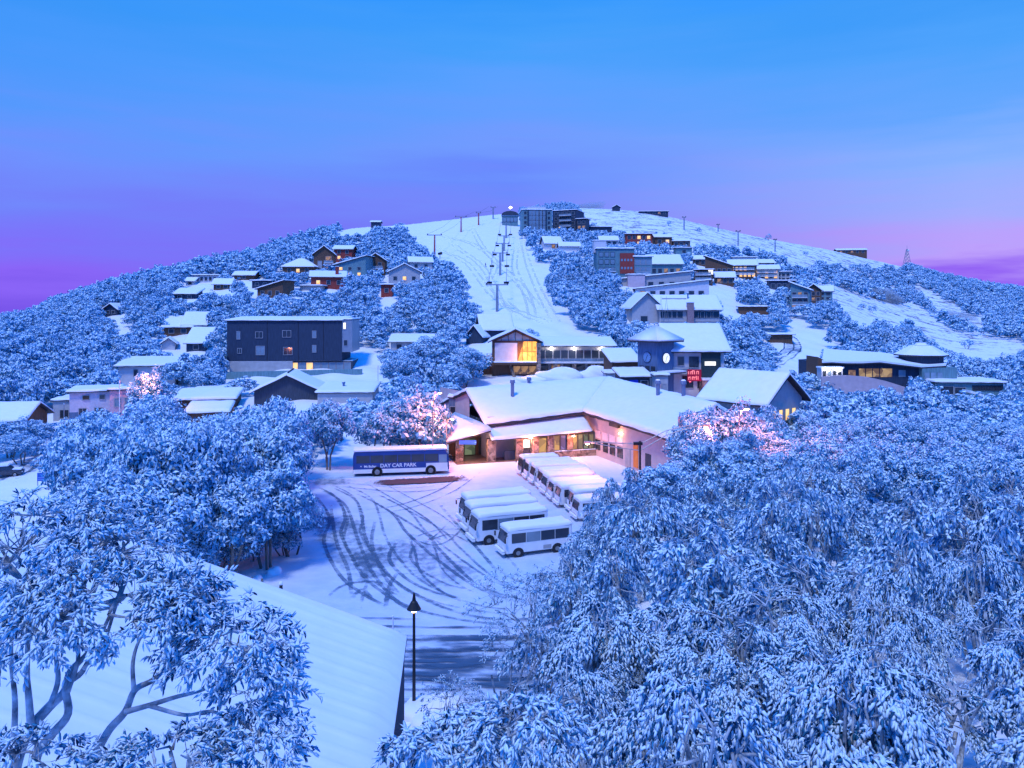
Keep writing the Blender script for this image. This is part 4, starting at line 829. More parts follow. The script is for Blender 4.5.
HR = [
 ('stepped_wing', 'small dark wing stepping down right of the summit apartment tower', 'apartment block', 577, 586, 236, 219, 8, -20, 'flat', .2, M_navy, 2, 3),
 ('tree_line_cabin', 'snow domed cabin just below the summit apartment towers', 'cabin', 545, 562, 250, 243, 8, 14, 'gable_x', 3.4, M_pale, 1, 1),
 ('wide_cabin', 'cabin with a long drooping snow roof below the summit towers', 'cabin', 560, 580, 252, 246, 7, 4, 'gable_x', 2.0, M_pale, 0, 1),
 ('summit_barn', 'long dark building under the snowfield edge right of the summit towers', 'building', 590, 612, 234, 227, 8, 4, 'flat', .2, M_slate, 0, 1),
 ('rust_red_lodge', 'rust red lodge with lit windows at the foot of the upper snowfield', 'lodge', 626, 652, 247, 234, 8, -4, 'mono_f', .6, M_red, 5, 2),
 ('little_lit_lodge', 'little dark lodge with a bright window right of the rust red lodge', 'lodge', 655, 672, 246, 237, 8, 0, 'gable_x', 1.6, M_brown, 2, 1),
 ('snow_capped_cabin', 'low snow capped cabin half buried among trees below the rust red lodge', 'cabin', 676, 692, 256, 248, 6, 0, 'flat', .2, M_teal, 1, 1),
 ('snowfield_lodge', 'long low lodge on the skyline of the upper snowfield', 'lodge', 640, 668, 215, 211.5, 8, -3, 'flat', .2, M_slate, 5, 1),
 ('skyline_hut', 'tiny hut on the skyline right of the snow plume', 'hut', 613, 620, 211, 207, 5, 0, 'gable_y', 1.6, M_slate, 0, 1),
 ('skyline_chalets', 'purple brown lodge on the right skyline beside the bare snow', 'lodge', 838, 866, 254, 250, 8, -8, 'gable_x', 1.2, M_brown, 5, 1),
 ('snow_terrace_lodge', 'lodge with a snowy stepped roof right of the teal apartments', 'lodge', 650, 682, 278, 264, 10, -4, 'mono_f', 4.0, M_teal, 5, 1),
 ('long_grey_lodge', 'long grey lodge with a roof line climbing to the right', 'lodge', 622, 690, 290, 279, 8, -6, 'mono_l', 2.6, M_grey, 6, 1),
 ('lower_grey_lodge', 'lower grey lodge with a sloping roof in front of the long grey lodge', 'lodge', 636, 708, 297, 289, 7, -6, 'mono_l', 3.0, M_pale, 7, 1),
 ('corner_flats', 'dark flats with a bright corner window at the end of the grey lodges', 'flats', 694, 712, 285, 270, 8, -14, 'flat', .2, M_brown, 4, 3),
 ('sloping_brown_lodge', 'brown lodge under one long roof falling to the right', 'lodge', 706, 732, 276, 266, 7, -14, 'mono_r', 4.2, M_brown, 5, 1),
 ('lit_brown_lodge', 'brown lodge with a row of warm lit windows on the right slope', 'lodge', 730, 756, 279, 265, 9, -10, 'gable_x', 2.4, M_brown, 6, 2),
 ('cream_lodge', 'cream lodge with lit balconies right of the warm windowed lodge', 'lodge', 755, 778, 280, 269, 8, -12, 'gable_x', 1.8, M_cream, 5, 2),
 ('white_roofed_lodge', 'lodge whose broad snow roof stands above the warm windowed lodge', 'lodge', 733, 756, 266, 257.5, 7, -6, 'flat', .3, M_pale, 6, 1),
 ('dark_slope_chalet', 'dark chalet with a parked snow patch below the cream lodge', 'chalet', 770, 794, 291, 281, 8, -12, 'flat', .3, M_slate, 4, 1),
 ('teal_end_house', 'tall teal house with snow balconies above the right road', 'house', 792, 808, 312, 290, 8, -26, 'mono_r', 2.4, M_teal, 3, 3),
 ('red_doored_house', 'brown house with red doors between teal ones above the right road', 'house', 807, 820, 309, 290, 8, -24, 'gable_y', 2.0, M_brown, 3, 3),
 ('teal_gabled_house', 'teal gabled house at the right end of the row above the road', 'house', 819, 831, 306, 291, 8, -24, 'gable_x', 1.8, M_teal, 2, 3),
 ('hill_cottage', 'small brown cottage with a lit window just left of the sloping brown lodge', 'cottage', 694, 706, 266, 259, 6, -8, 'gable_x', 1.6, M_brown, 2, 1),
 ('upper_chalet', 'chalet with a bare snow roof above the cream lodge', 'chalet', 757, 774, 269, 263, 6, -8, 'mono_f', 1.8, M_slate, 3, 1),
 ('small_grey_flats', 'small grey flats right of the cream lodge with lit lower windows', 'flats', 777, 790, 282, 272, 7, -16, 'flat', .2, M_grey, 3, 2),
 ('timber_house', 'timber house with a snow roof below the sloping brown lodge', 'house', 716, 734, 285, 277, 7, -10, 'gable_x', 2.0, M_brown, 3, 1),
 ('slope_house', 'grey house with a steep snow roof above the teal apartments', 'house', 600, 618, 247, 240, 7, 2, 'gable_x', 2.2, M_grey, 3, 1),
 ('long_cabin', 'long dark cabin right of the little lit lodge at the snowfield edge', 'cabin', 673, 690, 247, 241, 6, -4, 'mono_f', 1.4, M_brown, 3, 1),
 ('road_shelter', 'low flat snow shelter beside the curving right road', 'shelter', 770, 792, 343, 335, 5, -6, 'flat', .2, M_brown, 0, 1),
 ('bank_garage', 'dark garage dug into the bank left of the right road', 'garage', 740, 768, 316, 307, 7, -14, 'flat', .2, M_brown, 0, 1),
]
for i, (nm, lb, ct, x0, x1, pb, pe, d_, yw, rf, rs_, wm, nw, nz_) in enumerate(HR):
    D = Dof((x0 + x1) / 2, pb); b = Building(nm, lb, ct, G_R); b.vol(x0, x1, pb, pe, D, d_, yw, rf, rs_, wm, .7, sink=5)
    lt = .55 if nm in ('rust_red_lodge', 'lit_brown_lodge', 'cream_lodge', 'little_lit_lodge') else .12
    if nw: b.grid('F', nw, nz_, min(1.8, b.w / nw * .6), min(1.8, b.h / nz_ * .5), .04, .96, .06, .96, M_glass, M_frame, lt, seed=i, litm=M_lit if lt > .5 else M_litdim)
    if nm in ('teal_end_house', 'lit_brown_lodge', 'cream_lodge', 'corner_flats'):
        for v in (.33, .66): b.balcony('F', .1, .9, v, 1.3)
    if nm == 'corner_flats': b.win('F', .9, .7, 1.8, 1.8, M_litwhite)
    if nm == 'red_doored_house': b.door('F', .3, 1.5, 2.2, M_red); b.door('F', .7, 1.5, 2.2, M_red)
# teal apartments with the red panel
D = Dof(622, 284); b = Building('teal_apartments', 'teal apartment building with a dark red panel and square roof tower on the right slope', 'apartment block', G_R)
b.vol(597, 634, 284, 249, D, 12, 0, 'flat', .2, M_teal, .4, sink=5, ts=.4); b.grid('F', 3, 4, 1.5, 1.7, .03, .5, .1, .95, M_glass2, M_frameD)
m_ = MB(); m_.box(b.w * .12, b.w * .5, -.35, -.01, b.h * .3, b.h * .88); b.part('red_panel', m_, M_red)
for v in (.42, .65):
    for k in range(4):
        m_ = MB(); m_.box(-.35, .35, -.05, 0, 0, .9); o = b.part('window', m_, M_glass2); o.matrix_local = b.M @ Matrix.Translation((b.w * (.17 + .085 * k), -.36, b.h * v))
for u in (.05, .3): b.balcony('F', u, u + .2, .35, 1.4)
b.vol(634, 652, 284, 257, D, 10, 0, 'mono_f', .8, M_teal, .5, sink=5, ts=.4); b.grid('F', 3, 3, 1.8, 1.8, .04, .96, .1, .95, M_glass2, M_frame); b.balcony('F', .1, .9, .36, 1.4)
b.vol(594, 606, 250, 241, D + 3, 5, 0, 'flat', .1, M_pale, .1, sink=1, ts=.3)
b.vol(628, 645, 288, 275, D - 8, 6, 0, 'flat', .1, mat('rose_render', (.55, .42, .45), .8, .1, 1), .2, sink=4)
# big lodge with a brick chimney
D = Dof(675, 330); b = Building('chimneyed_lodge', 'large lodge with a wide snow roof and brick chimney stack behind the clock building', 'lodge', G_R)
b.vol(660, 719, 332, 309, D, 15, -2, 'gable_x', 3.8, M_grey, .9, sink=4, ts=.35)
b.grid('F', 4, 1, 1.7, 1.8, .02, .38, .55, .95, M_glass, M_frame); b.grid('F', 4, 1, 2.3, 1.8, .56, .98, .55, .95, M_glass, M_frame); b.grid('F', 2, 1, 3.0, 2.0, .02, .38, .08, .5, M_glass2, M_frame, nv=3); b.grid('F', 3, 1, 2.6, 2.0, .56, .98, .08, .5, M_glass2, M_frame, nv=2)
b.chimney(-b.w * .02 + .4, -.7, -3, b.h + 1.8, mat('purple_brick', (.30, .20, .21), .85, .25, 6), .9)
m_ = MB(); m_.box(-b.w * .42, b.w * .0, 4.5, 5.0, b.h + 2.6, b.h + 3.2); b.part('roof_step', m_, M_frame); b.flue(b.w * .03, 5, b.h + 2, b.h + 4.4)
for x in (-8.5, -7.0): 
    m_ = MB(); m_.tube([(x - 1.2, -2.5, -3), (x, -2.5, b.h + 3.5), (x + 1.2, -2.5, -3)], .12, 5); b.part('mast', m_, M_steel)
b.vol(632, 662, 330, 307, D + 2, 12, 6, 'gable_y', 4.0, M_grey, .8, sink=4, vis=True); b.win('F', .4, .3, 2, 2, M_glass); 
# ------------------------------------------------------------------ snow gums
def unit(v): return v / np.maximum(np.linalg.norm(v, axis=-1, keepdims=True), 1e-9)
def set_frost(me, fr):
    a_ = me.attributes.new('frost', 'FLOAT', 'FACE'); a_.data.foreach_set('value', np.clip(fr, 0, 1).astype(np.float32))
def leaf_mesh(name, co, faces, frost, smooth=False):
    me = bpy.data.meshes.new(name); fast_mesh(me, co, faces); me.materials.append(M_leaf); set_frost(me, frost)
    if smooth: me.polygons.foreach_set('use_smooth', [True] * len(me.polygons))
    return me
def sprays(rng, tp, td, Kn, ln, wd, droop, twig, spindle=True, snow=1.0):
    """leaves strung along each twig end: (verts, faces, frost)"""
    T = len(tp); s = np.tile(np.linspace(0.0, 1.0, Kn), (T, 1)) + rng.uniform(-.04, .04, (T, Kn))
    tl = twig * rng.uniform(.6, 1.3, (T, 1))
    q = tp[:, None] + td[:, None] * (s * tl)[..., None]; q[..., 2] -= droop * (s ** 2) * tl * .7
    perp = unit(rng.normal(size=(T, Kn, 3))); perp -= (perp * td[:, None]).sum(-1, keepdims=True) * td[:, None]; perp = unit(perp)
    ld = unit(td[:, None] * rng.uniform(.25, .9, (T, Kn, 1)) + perp * rng.uniform(.3, .9, (T, Kn, 1)) + np.array([0, 0, -1.]) * droop * rng.uniform(.2, 1.1, (T, Kn, 1)))
    q = q.reshape(-1, 3); ld = ld.reshape(-1, 3); M_ = len(q)
    up0 = unit(np.array([0, 0, 1.]) + rng.normal(size=(M_, 3)) * (.35 if spindle else .55)); side = unit(np.cross(ld, up0)); up = np.cross(side, ld); up *= np.sign(up[:, 2:3] + 1e-6)
    L = (ln * rng.uniform(.6, 1.25, (M_, 1))); w = wd * rng.uniform(.7, 1.25, (M_, 1)); cap = rng.random((M_, 1)) < .88 * snow
    curl = up * (-L * .16)
    if spindle:
        m1 = q + ld * L * .30; m2 = q + ld * L * .72 + curl * .45; tip = q + ld * L + curl
        hs = np.where(cap, .62, .14) * w
        v = np.stack([q, m1 - side * w * .5, m1 + up * hs, m1 + side * w * .5, m2 - side * w * .42, m2 + up * hs * .8, m2 + side * w * .42, tip, m1 - up * w * .12, m2 - up * w * .12], 1)
        f = np.array([[0, 1, 2, 2], [0, 2, 3, 3], [1, 4, 5, 2], [2, 5, 6, 3], [4, 7, 5, 5], [5, 7, 6, 6], [0, 8, 1, 1], [0, 3, 8, 8], [1, 8, 9, 4], [8, 3, 6, 9], [4, 9, 7, 7], [9, 6, 7, 7]])
        tri = np.concatenate([[[0, 1, 2], [0, 2, 3], [1, 4, 5], [1, 5, 2], [2, 5, 6], [2, 6, 3], [4, 7, 5], [5, 7, 6], [0, 8, 1], [0, 3, 8], [1, 8, 9], [1, 9, 4], [8, 3, 6], [8, 6, 9], [4, 9, 7], [9, 6, 7]]])
        F_ = (tri[None] + (np.arange(M_) * 10)[:, None, None]).reshape(-1, 3)
        top = np.where(cap, rng.uniform(.7, 1.0, (M_, 1)), rng.uniform(.15, .5, (M_, 1)))
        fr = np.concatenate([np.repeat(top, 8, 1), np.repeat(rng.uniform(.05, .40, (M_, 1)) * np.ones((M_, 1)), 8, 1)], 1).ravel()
        return v.reshape(-1, 3), F_, fr
    v = np.stack([q, q + ld * L * .5 - side * w * .5, q + ld * L + curl, q + ld * L * .5 + side * w * .5], 1)
    F_ = np.arange(M_ * 4).reshape(M_, 4)
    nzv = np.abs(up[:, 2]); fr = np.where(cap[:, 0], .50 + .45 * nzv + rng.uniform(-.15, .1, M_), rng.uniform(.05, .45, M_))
    return v.reshape(-1, 3), F_, fr
def cat_rom(p, n_):
    p = [np.array(q, float) for q in p]; p = [2 * p[0] - p[1]] + p + [2 * p[-1] - p[-2]]; out = []
    for k in range(1, len(p) - 2):
        for i in range(n_):
            t_ = i / n_; a_, b_, c_, d_ = p[k - 1:k + 3]
            out.append(.5 * (2 * b_ + (c_ - a_) * t_ + (2 * a_ - 5 * b_ + 4 * c_ - d_) * t_ ** 2 + (3 * b_ - a_ - 3 * c_ + d_) * t_ ** 3))
    return np.array(out + [p[-2]])
def branch(mb, p, q, r0, r1, sag, rng, n=5, k=4):
    p = Vector(p); q = Vector(q); mid = (q - p).length; pts_ = []
    j = Vector(rng.normal(size=3) * mid * .07)
    for i in range(k):
        t_ = i / (k - 1); pts_.append(p.lerp(q, t_) + Vector((0, 0, -sag * mid * math.sin(t_ * math.pi))) + j * math.sin(t_ * math.pi * (1 + .6)))
    mb.tube(pts_, [r0 + (r1 - r0) * i / (k - 1) for i in range(k)], n, 0, False)
def gum(seed, H, ells, ntips, Kn, ln, wd, droop, twig, spindle=True, stems=4, base_r=.14, snow=1.0, twigs=True, n1=8, n2=26, limbs=None, boughs=0):
    """branching snow gum; ells = crown lobes (cx, cy, cz, rx, ry, rz) above its foot. Returns crown mesh, trunk mesh"""
    rng = np.random.default_rng(seed); E = np.array(ells, float); vol_ = E[:, 3] * E[:, 4]; vol_ /= vol_.sum()
    def pick(m, lo, hi, zlo=-.35):
        e_ = E[rng.choice(len(E), m, p=vol_)]; d = rng.normal(size=(m * 3, 3)); d = unit(d); d = d[d[:, 2] > zlo][:m]
        while len(d) < m: d = np.concatenate([d, d])[:m]
        return e_[:, :3] + d * e_[:, 3:] * rng.uniform(lo, hi, (m, 1)), d
    ntips = max(ntips, boughs)
    t1, _ = pick(n1, .15, .4, -.6); t2, _ = pick(n2, .45, .72); t3, d3 = pick(ntips, .74, 1.04)
    mb = MB(); ends = []
    for pl, ra, rb_ in limbs or ():
        c_ = cat_rom(pl, 5); mb.tube([Vector(p) for p in c_], [ra + (rb_ - ra) * k / (len(c_) - 1) for k in range(len(c_))], 8, 0, True); ends += [Vector(c_[-1]), Vector(c_[len(c_) * 2 // 3])]
    for i in range(0 if limbs else stems):
        e_ = E[i % len(E)]; a_ = 2 * math.pi * (i + rng.random()) / stems
        top = Vector((e_[0] * .6 + math.cos(a_) * e_[3] * .25, e_[1] * .6 + math.sin(a_) * e_[4] * .25, max(.5, (e_[2] - e_[5]) * .85)))
        branch(mb, (math.cos(a_) * .15, math.sin(a_) * .15, -.6), top, base_r, base_r * .7, -.08, rng, 7, 5); ends.append(top)
    for p in t1:
        e_ = min(ends, key=lambda q: (q - Vector(p)).length); branch(mb, e_, p, base_r * .66, base_r * .34, -.06, rng, 6)
    for p in t2:
        e_ = t1[np.argmin(((t1 - p) ** 2).sum(1))]; branch(mb, e_, p, base_r * .33, base_r * .15, -.05, rng, 5)
    if boughs:      # long arching boughs with fans of snow laden leaves hanging on both sides
        T3, D3 = [], []
        for k in range(boughs):
            e_ = E[rng.choice(len(E), p=vol_)]; a_ = 2 * math.pi * (k + rng.random() * .8) / boughs * 2.62; up_ = rng.uniform(.05, 1.0); dh = np.array([math.cos(a_), math.sin(a_), 0]); pr = np.array([-dh[1], dh[0], 0])
            Lb = e_[3] * rng.uniform(.65, 1.1); o0 = e_[:3] + np.array([0, 0, e_[5] * (up_ - .45)]) + dh * e_[3] * .12 * (1.2 - up_)
            path = [o0 + dh * Lb * t_ * (1 - .35 * up_) + np.array([0, 0, Lb * (up_ * .75 * t_ - .55 * t_ * t_)]) for t_ in np.linspace(0, 1, 6)]
            mb.tube([Vector(q) for q in path], [base_r * .3 * (1 - .75 * t_) for t_ in np.linspace(0, 1, 6)], 5, 0, False)
            e2 = min(ends, key=lambda q: (q - Vector(path[0])).length); branch(mb, e2, path[0], base_r * .5, base_r * .3, -.05, rng, 5)
            nt_ = max(6, ntips // boughs)
            for j in range(nt_):
                t_ = .25 + .75 * (j + rng.random()) / nt_; c_ = o0 + dh * Lb * t_ * (1 - .35 * up_) + np.array([0, 0, Lb * (up_ * .75 * t_ - .55 * t_ * t_)])
                sd = rng.choice([-1, 1]) * rng.uniform(.02, .24) * Lb * (1.05 - t_ * .6); T3.append(c_ + pr * sd + np.array([0, 0, -abs(sd) * .35])); D3.append(dh * rng.uniform(.3, 1) + pr * np.sign(sd) * rng.uniform(.2, .9) + np.array([0, 0, -.25 - .5 * abs(sd)]))
        t3 = np.array(T3); d3 = unit(np.array(D3))
    elif twigs:
        for p in t3:
            e_ = t2[np.argmin(((t2 - p) ** 2).sum(1))]; branch(mb, e_, p, base_r * .13, base_r * .05, .03, rng, 3, 3)
    td = unit(d3 * np.array([1, 1, .7]) + rng.normal(size=d3.shape) * .3 + np.array([0, 0, -.25 * droop]))
    v, f, fr = sprays(rng, t3 - td * twig * .35, td, Kn, ln, wd, droop, twig, spindle, snow)
    crown = leaf_mesh('crown', v, f, fr, spindle)
    me = bpy.data.meshes.new('trunk'); me.from_pydata(mb.v, [], mb.f); me.materials.append(M_barksnow); me.polygons.foreach_set('use_smooth', [True] * len(me.polygons))
    return crown, me
def clump_arrays(rng, R_, H, ncl, nlf, ln, wd, zb=.28, jit=.36):
    """crown seen from afar: tufts of frosted leaves spread through a dome, plus a few stems"""
    d = unit(rng.normal(size=(ncl * 3, 3))); d = d[d[:, 2] > -.45][:ncl]; ncl = len(d)
    lump = 1 + .22 * np.sin(d[:, :1] * 3.1 + rng.uniform(0, 6)) * np.cos(d[:, 1:2] * 2.7 + rng.uniform(0, 6))
    hz = H * (1 - zb) * .5
    c = d * np.array([R_, R_, hz]) * rng.uniform(.50, .96, (ncl, 1)) * lump + np.array([0, 0, H * zb + hz])
    cr = R_ * rng.uniform(.20, .36, (ncl, 1, 1))
    dd = unit(rng.normal(size=(ncl, nlf, 3)) + d[:, None] * .5 + np.array([0, 0, .55])); p = (c[:, None] + dd * cr * rng.uniform(.55, 1.08, (ncl, nlf, 1)) * np.array([1, 1, .8])).reshape(-1, 3); dd = dd.reshape(-1, 3)
    nrm = unit(dd + rng.normal(size=dd.shape) * jit); M_ = len(p)
    ld = unit(np.cross(nrm, rng.normal(size=(M_, 3)))); side = np.cross(nrm, ld); L = ln * rng.uniform(.6, 1.3, (M_, 1)); w = wd * rng.uniform(.7, 1.3, (M_, 1))
    v = np.stack([p - ld * L * .5, p - side * w * .5 + ld * L * .06, p + ld * L * .5 - nrm * L * .12, p + side * w * .5], 1).reshape(-1, 3)
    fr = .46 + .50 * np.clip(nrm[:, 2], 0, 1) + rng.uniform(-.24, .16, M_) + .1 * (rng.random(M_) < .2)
    return v, np.arange(M_ * 4).reshape(M_, 4), fr
def stems_mesh(rng, R_, H, n_=3, r_=.13):
    mb = MB()
    for i in range(n_):
        a_ = 2 * math.pi * (i + rng.random() * .7) / n_; t_ = Vector((math.cos(a_) * R_ * .5, math.sin(a_) * R_ * .5, H * .72))
        branch(mb, (math.cos(a_) * .2, math.sin(a_) * .2, -.8), t_, r_, r_ * .4, -.1, rng, 5, 4)
    me = bpy.data.meshes.new('trunk'); me.from_pydata(mb.v, [], mb.f); me.materials.append(M_bark); return me
NT = [0]
G_FAR = 'snow gums covering the hills'
def place_tree(crown, trunk, loc, rz, s, label, group, name='snow_gum', sz=None, tilt=0):
    o = empty(name, loc, rz, label, 'tree', group); o.scale = (s, s, sz or s); o.rotation_euler = (tilt, tilt * .6, rz)
    for nm, me in (('crown', crown), ('trunk', trunk)):
        c = bpy.data.objects.new(nm, me); COL.objects.link(c); c.parent = o
    NT[0] += 1; return o
rng0 = np.random.default_rng(11)
# ---- left foreground gums with bare limbs in front of the big roof
def custom(seed, base, lobes, label, ntips, Kn, D, limbpx=(), **k):
    bp = P(*base, D); gz = g1(bp.x, bp.y); el_ = []
    for px, py, rx, rz_, dd in lobes:
        c = P(px, py, D + dd); el_.append((c.x - bp.x, c.y - bp.y, c.z - gz, rx / F * D, max(.7, rx / F * D * .8), rz_ / F * D))
    lm = [([tuple(P(x, y, D + dd * (i / (len(pl) - 1))) - Vector((bp.x, bp.y, gz))) for i, (x, y) in enumerate(pl)], ra / F * D * .62, rb_ / F * D * .7) for pl, ra, rb_, dd in limbpx]
    cr, tr = gum(seed, 5, el_, ntips, Kn, limbs=lm or None, **k)
    return place_tree(cr, tr, (bp.x, bp.y, gz), 0, 1, label, None)
lf = dict(ln=.155, wd=.043, droop=.55, twig=.34)
custom(1, (46, 800), [(35, 560, 95, 68, 0), (115, 545, 62, 55, .5), (95, 610, 95, 45, -.6), (20, 635, 60, 45, -.8)], 'large frosted gum at the left edge with bare forked limbs before the corrugated snow roof', 600, 14, 13.0, [([(-8, 900), (8, 800), (19, 753), (31, 728), (50, 706), (64, 692), (70, 672), (86, 655), (104, 630)], 12, 3, .3), ([(31, 728), (29, 700), (27, 675), (28, 640), (30, 600)], 6, 2.5, -.3), ([(14, 740), (15, 700), (11, 655), (14, 610)], 5, 2, -.5), ([(50, 706), (58, 680), (56, 650), (62, 610)], 5, 2, .2), ([(20, 860), (34, 765), (50, 737), (68, 714), (66, 686), (82, 672), (96, 645), (110, 615)], 9, 2.5, .2), ([(68, 692), (78, 660), (78, 630), (90, 600)], 4, 2, .5), ([(84, 668), (104, 655), (108, 632), (118, 600)], 4, 2, -.2)], base_r=.085, stems=4, n1=12, n2=40, snow=1.05, **lf)
custom(2, (140, 860), [(232, 645, 62, 42, 0), (265, 690, 44, 50, .4), (185, 600, 42, 35, .2), (255, 745, 50, 40, -.3)], 'frosted gum with slender limbs leaning right across the corrugated snow roof', 360, 14, 12.5, [([(70, 900), (88, 780), (106, 735), (125, 712), (135, 690), (153, 680), (170, 664), (195, 640)], 8, 2.5, .3), ([(125, 712), (150, 705), (176, 697), (202, 690), (235, 675)], 5, 2, .2), ([(134, 692), (133, 662), (141, 637), (160, 612)], 4, 1.5, .3), ([(150, 706), (185, 715), (215, 712), (245, 735)], 3.5, 1.5, -.2), ([(202, 690), (225, 660), (232, 630)], 3, 1.5, .2)], base_r=.06, stems=4, n1=10, n2=30, snow=.9, **lf)
custom(3, (150, 900), [(170, 762, 70, 22, 0), (90, 775, 50, 22, .2), (30, 760, 50, 30, -.3)], 'low frosted gum top at the bottom left edge below the forked limbs', 150, 14, 11.5, base_r=.08, stems=3, snow=.8, **lf)
bs = dict(ln=.13, wd=.035, droop=.5, twig=.35)
custom(4, (505, 745), [(505, 605, 42, 36, 0), (540, 590, 30, 26, 1), (520, 645, 40, 30, -.5)], 'airy frosted bush with fine bare twigs at the car park edge', 260, 12, 33, base_r=.06, stems=6, n1=14, n2=40, snow=.8, **bs)
custom(5, (455, 760), [(452, 705, 36, 26, 0), (478, 725, 34, 22, .5)], 'low frosted bush beside the black lantern street lamp', 170, 12, 31, base_r=.05, stems=6, n1=12, n2=30, snow=.7, **bs)
custom(6, (470, 1000), [(415, 752, 36, 20, 0), (465, 742, 50, 24, .4), (525, 730, 55, 30, .2)], 'snow laden gum at the bottom edge below the street lamp', 230, 13, 13.5, base_r=.07, stems=4, ln=.19, wd=.055, droop=.8, twig=.45)
# ---- right foreground and everything else
RIGHT = np.array([(372, 800), (425, 735), (462, 690), (500, 660), (520, 625), (545, 585), (560, 560), (590, 535), (615, 518), (650, 497), (690, 478), (690, 455), (720, 430), (800, 412), (1180, 400), (1300, 3000), (372, 3000)], float)
OPEN = [np.array(p, float) for p in (
 [(404, 222), (410, 236), (424, 246), (438, 260), (452, 262), (469, 278), (471, 302), (481, 314), (512, 318), (540, 340), (594, 340), (574, 322), (556, 308), (546, 292), (545, 280), (552, 266), (534, 260), (529, 247), (519, 236), (519, 205), (404, 205)],
 [(576, 200), (660, 200), (760, 225), (905, 258), (905, 266), (880, 264), (840, 259), (800, 262), (770, 251), (700, 244), (665, 234), (630, 233), (610, 227), (588, 223)],
 [(788, 255), (812, 261), (810, 267), (790, 263)], [(828, 249), (868, 254), (886, 267), (866, 264), (840, 261), (826, 256)],
 [(815, 284), (850, 295), (880, 302), (905, 307), (902, 313), (870, 307), (845, 304), (830, 301), (818, 293)],
 [(836, 301), (862, 304), (880, 311), (903, 313), (906, 325), (880, 321), (862, 325), (845, 317)],
 [(906, 299), (925, 311), (950, 329), (985, 341), (1030, 351), (1010, 359), (950, 355), (925, 341), (914, 325)],
 [(913, 283), (935, 294), (962, 311), (986, 325), (980, 328), (955, 317), (930, 303)], [(985, 336), (1030, 343), (1030, 354), (1000, 350)],
 [(790, 318), (803, 321), (824, 338), (850, 350), (824, 350), (817, 372), (766, 388), (776, 356), (794, 345), (781, 330)],
 [(692, 283), (735, 282), (738, 295), (722, 306), (705, 293)], [(722, 309), (748, 311), (740, 322), (724, 318)],
 [(380, 292), (398, 292), (402, 304), (378, 305)], [(355, 336), (386, 368), (396, 386), (362, 388), (353, 372)], [(332, 234), (372, 221), (385, 215), (406, 217), (402, 224), (376, 228), (352, 236)], [(111, 318), (118, 318), (130, 336), (117, 340)],
 [(-60, 520), (-60, 470), (0, 462), (22, 444), (48, 424), (70, 418), (64, 442), (52, 468), (44, 505)],
 [(480, 378), (622, 376), (724, 396), (712, 404), (640, 420), (600, 386), (466, 392)],
 [(306, 476), (350, 484), (455, 458), (600, 460), (640, 480), (640, 500), (600, 515), (560, 522), (525, 552), (525, 600), (492, 632), (492, 700), (408, 700), (407, 640), (300, 606), (236, 592), (262, 566), (296, 545), (318, 505)],
)]
def is_open(px, py):
    px = np.asarray(px, float); py = np.asarray(py, float); m_ = np.zeros(px.shape, bool)
    for p in OPEN: m_ |= sdist(px, py, p) < 0
    return m_
cand = []
def band(y0, y1, sp, u0=-.80, u1=.80):
    Y = y0
    while Y < y1:
        X = u0 * Y
        while X < u1 * Y:
            cand.append((X + rng0.uniform(-.42, .42) * sp, Y + rng0.uniform(-.42, .42) * sp)); X += sp
        Y += sp * .9
band(10.5, 30, 3.25); band(30, 75, 3.9); band(75, 125, 4.0); band(125, 210, 4.3); band(210, 360, 5.0); band(360, 560, 6.0); band(560, 760, 7.2)
C_n = np.array(cand); gx, gy = C_n[:, 0], C_n[:, 1]; gz = ground(gx, gy); N_ = len(gx)
Hh = rng0.uniform(3.8, 7.4, N_); Rr = rng0.uniform(1.9, 3.4, N_)
bpx = CX + F * gx / gy; bpy_ = HY - F * (gz - CZ) / gy
rightm = sdist(bpx, bpy_, RIGHT) < 0
near = gy < 125
right_bank = near & (gx > -3) & rightm
leftwood = near & (gx < -8) & (gy > 52) & (bpx < 335) & (bpy_ > 405)
busrow = near & (gy > 93) & (gy < 108) & (bpx > 318) & (bpx < 446)
keep = (~near) | right_bank | leftwood | busrow | (near & (gy > 105) & (bpx < 450)) | (near & (bpx > 730) & (gy > 70))
Hh = np.where(leftwood & (gy < 95), rng0.uniform(8.0, 11.0, N_), Hh); Rr = np.where(leftwood & (gy < 95), rng0.uniform(2.8, 3.8, N_), Rr)
Hh = np.where(busrow, rng0.uniform(7.6, 9.4, N_), Hh); Rr = np.where(busrow, rng0.uniform(2.6, 3.3, N_), Rr)
Hh = np.where(right_bank, rng0.uniform(3.6, 6.6, N_), Hh); Rr = np.where(right_bank, np.where(gy < 30, rng0.uniform(1.8, 2.6, N_), rng0.uniform(2.1, 3.1, N_)), Rr)
Hh = np.where(right_bank & (gy < 30), rng0.uniform(3.2, 5.4, N_), Hh)
far = gy > 420; Hh = np.where(far, Hh * .85, Hh)
LOT = np.array([(-25.5, 84), (-21, 92.5), (-8.5, 94.5), (-8, 112), (14, 114), (22, 90), (14, 76), (4, 60), (0, 47), (-1, 34), (-16, 34), (-15, 50), (-17, 62), (-23, 80)], float)
keep &= sdist(gx, gy, LOT) > 2.0
for fx, fy, fr_ in FOOT: keep &= np.hypot(gx - fx, gy - fy) > fr_ + .8
tpy = HY - F * (gz + Hh - CZ) / gy; rp = Rr * F / gy
for dx, t_ in ((0, 0), (0, .25), (0, .5), (0, .8), (-.7, .5), (.7, .5)):
    chk = is_open(bpx + rp * dx, bpy_ + (tpy - bpy_) * t_); keep &= ~chk
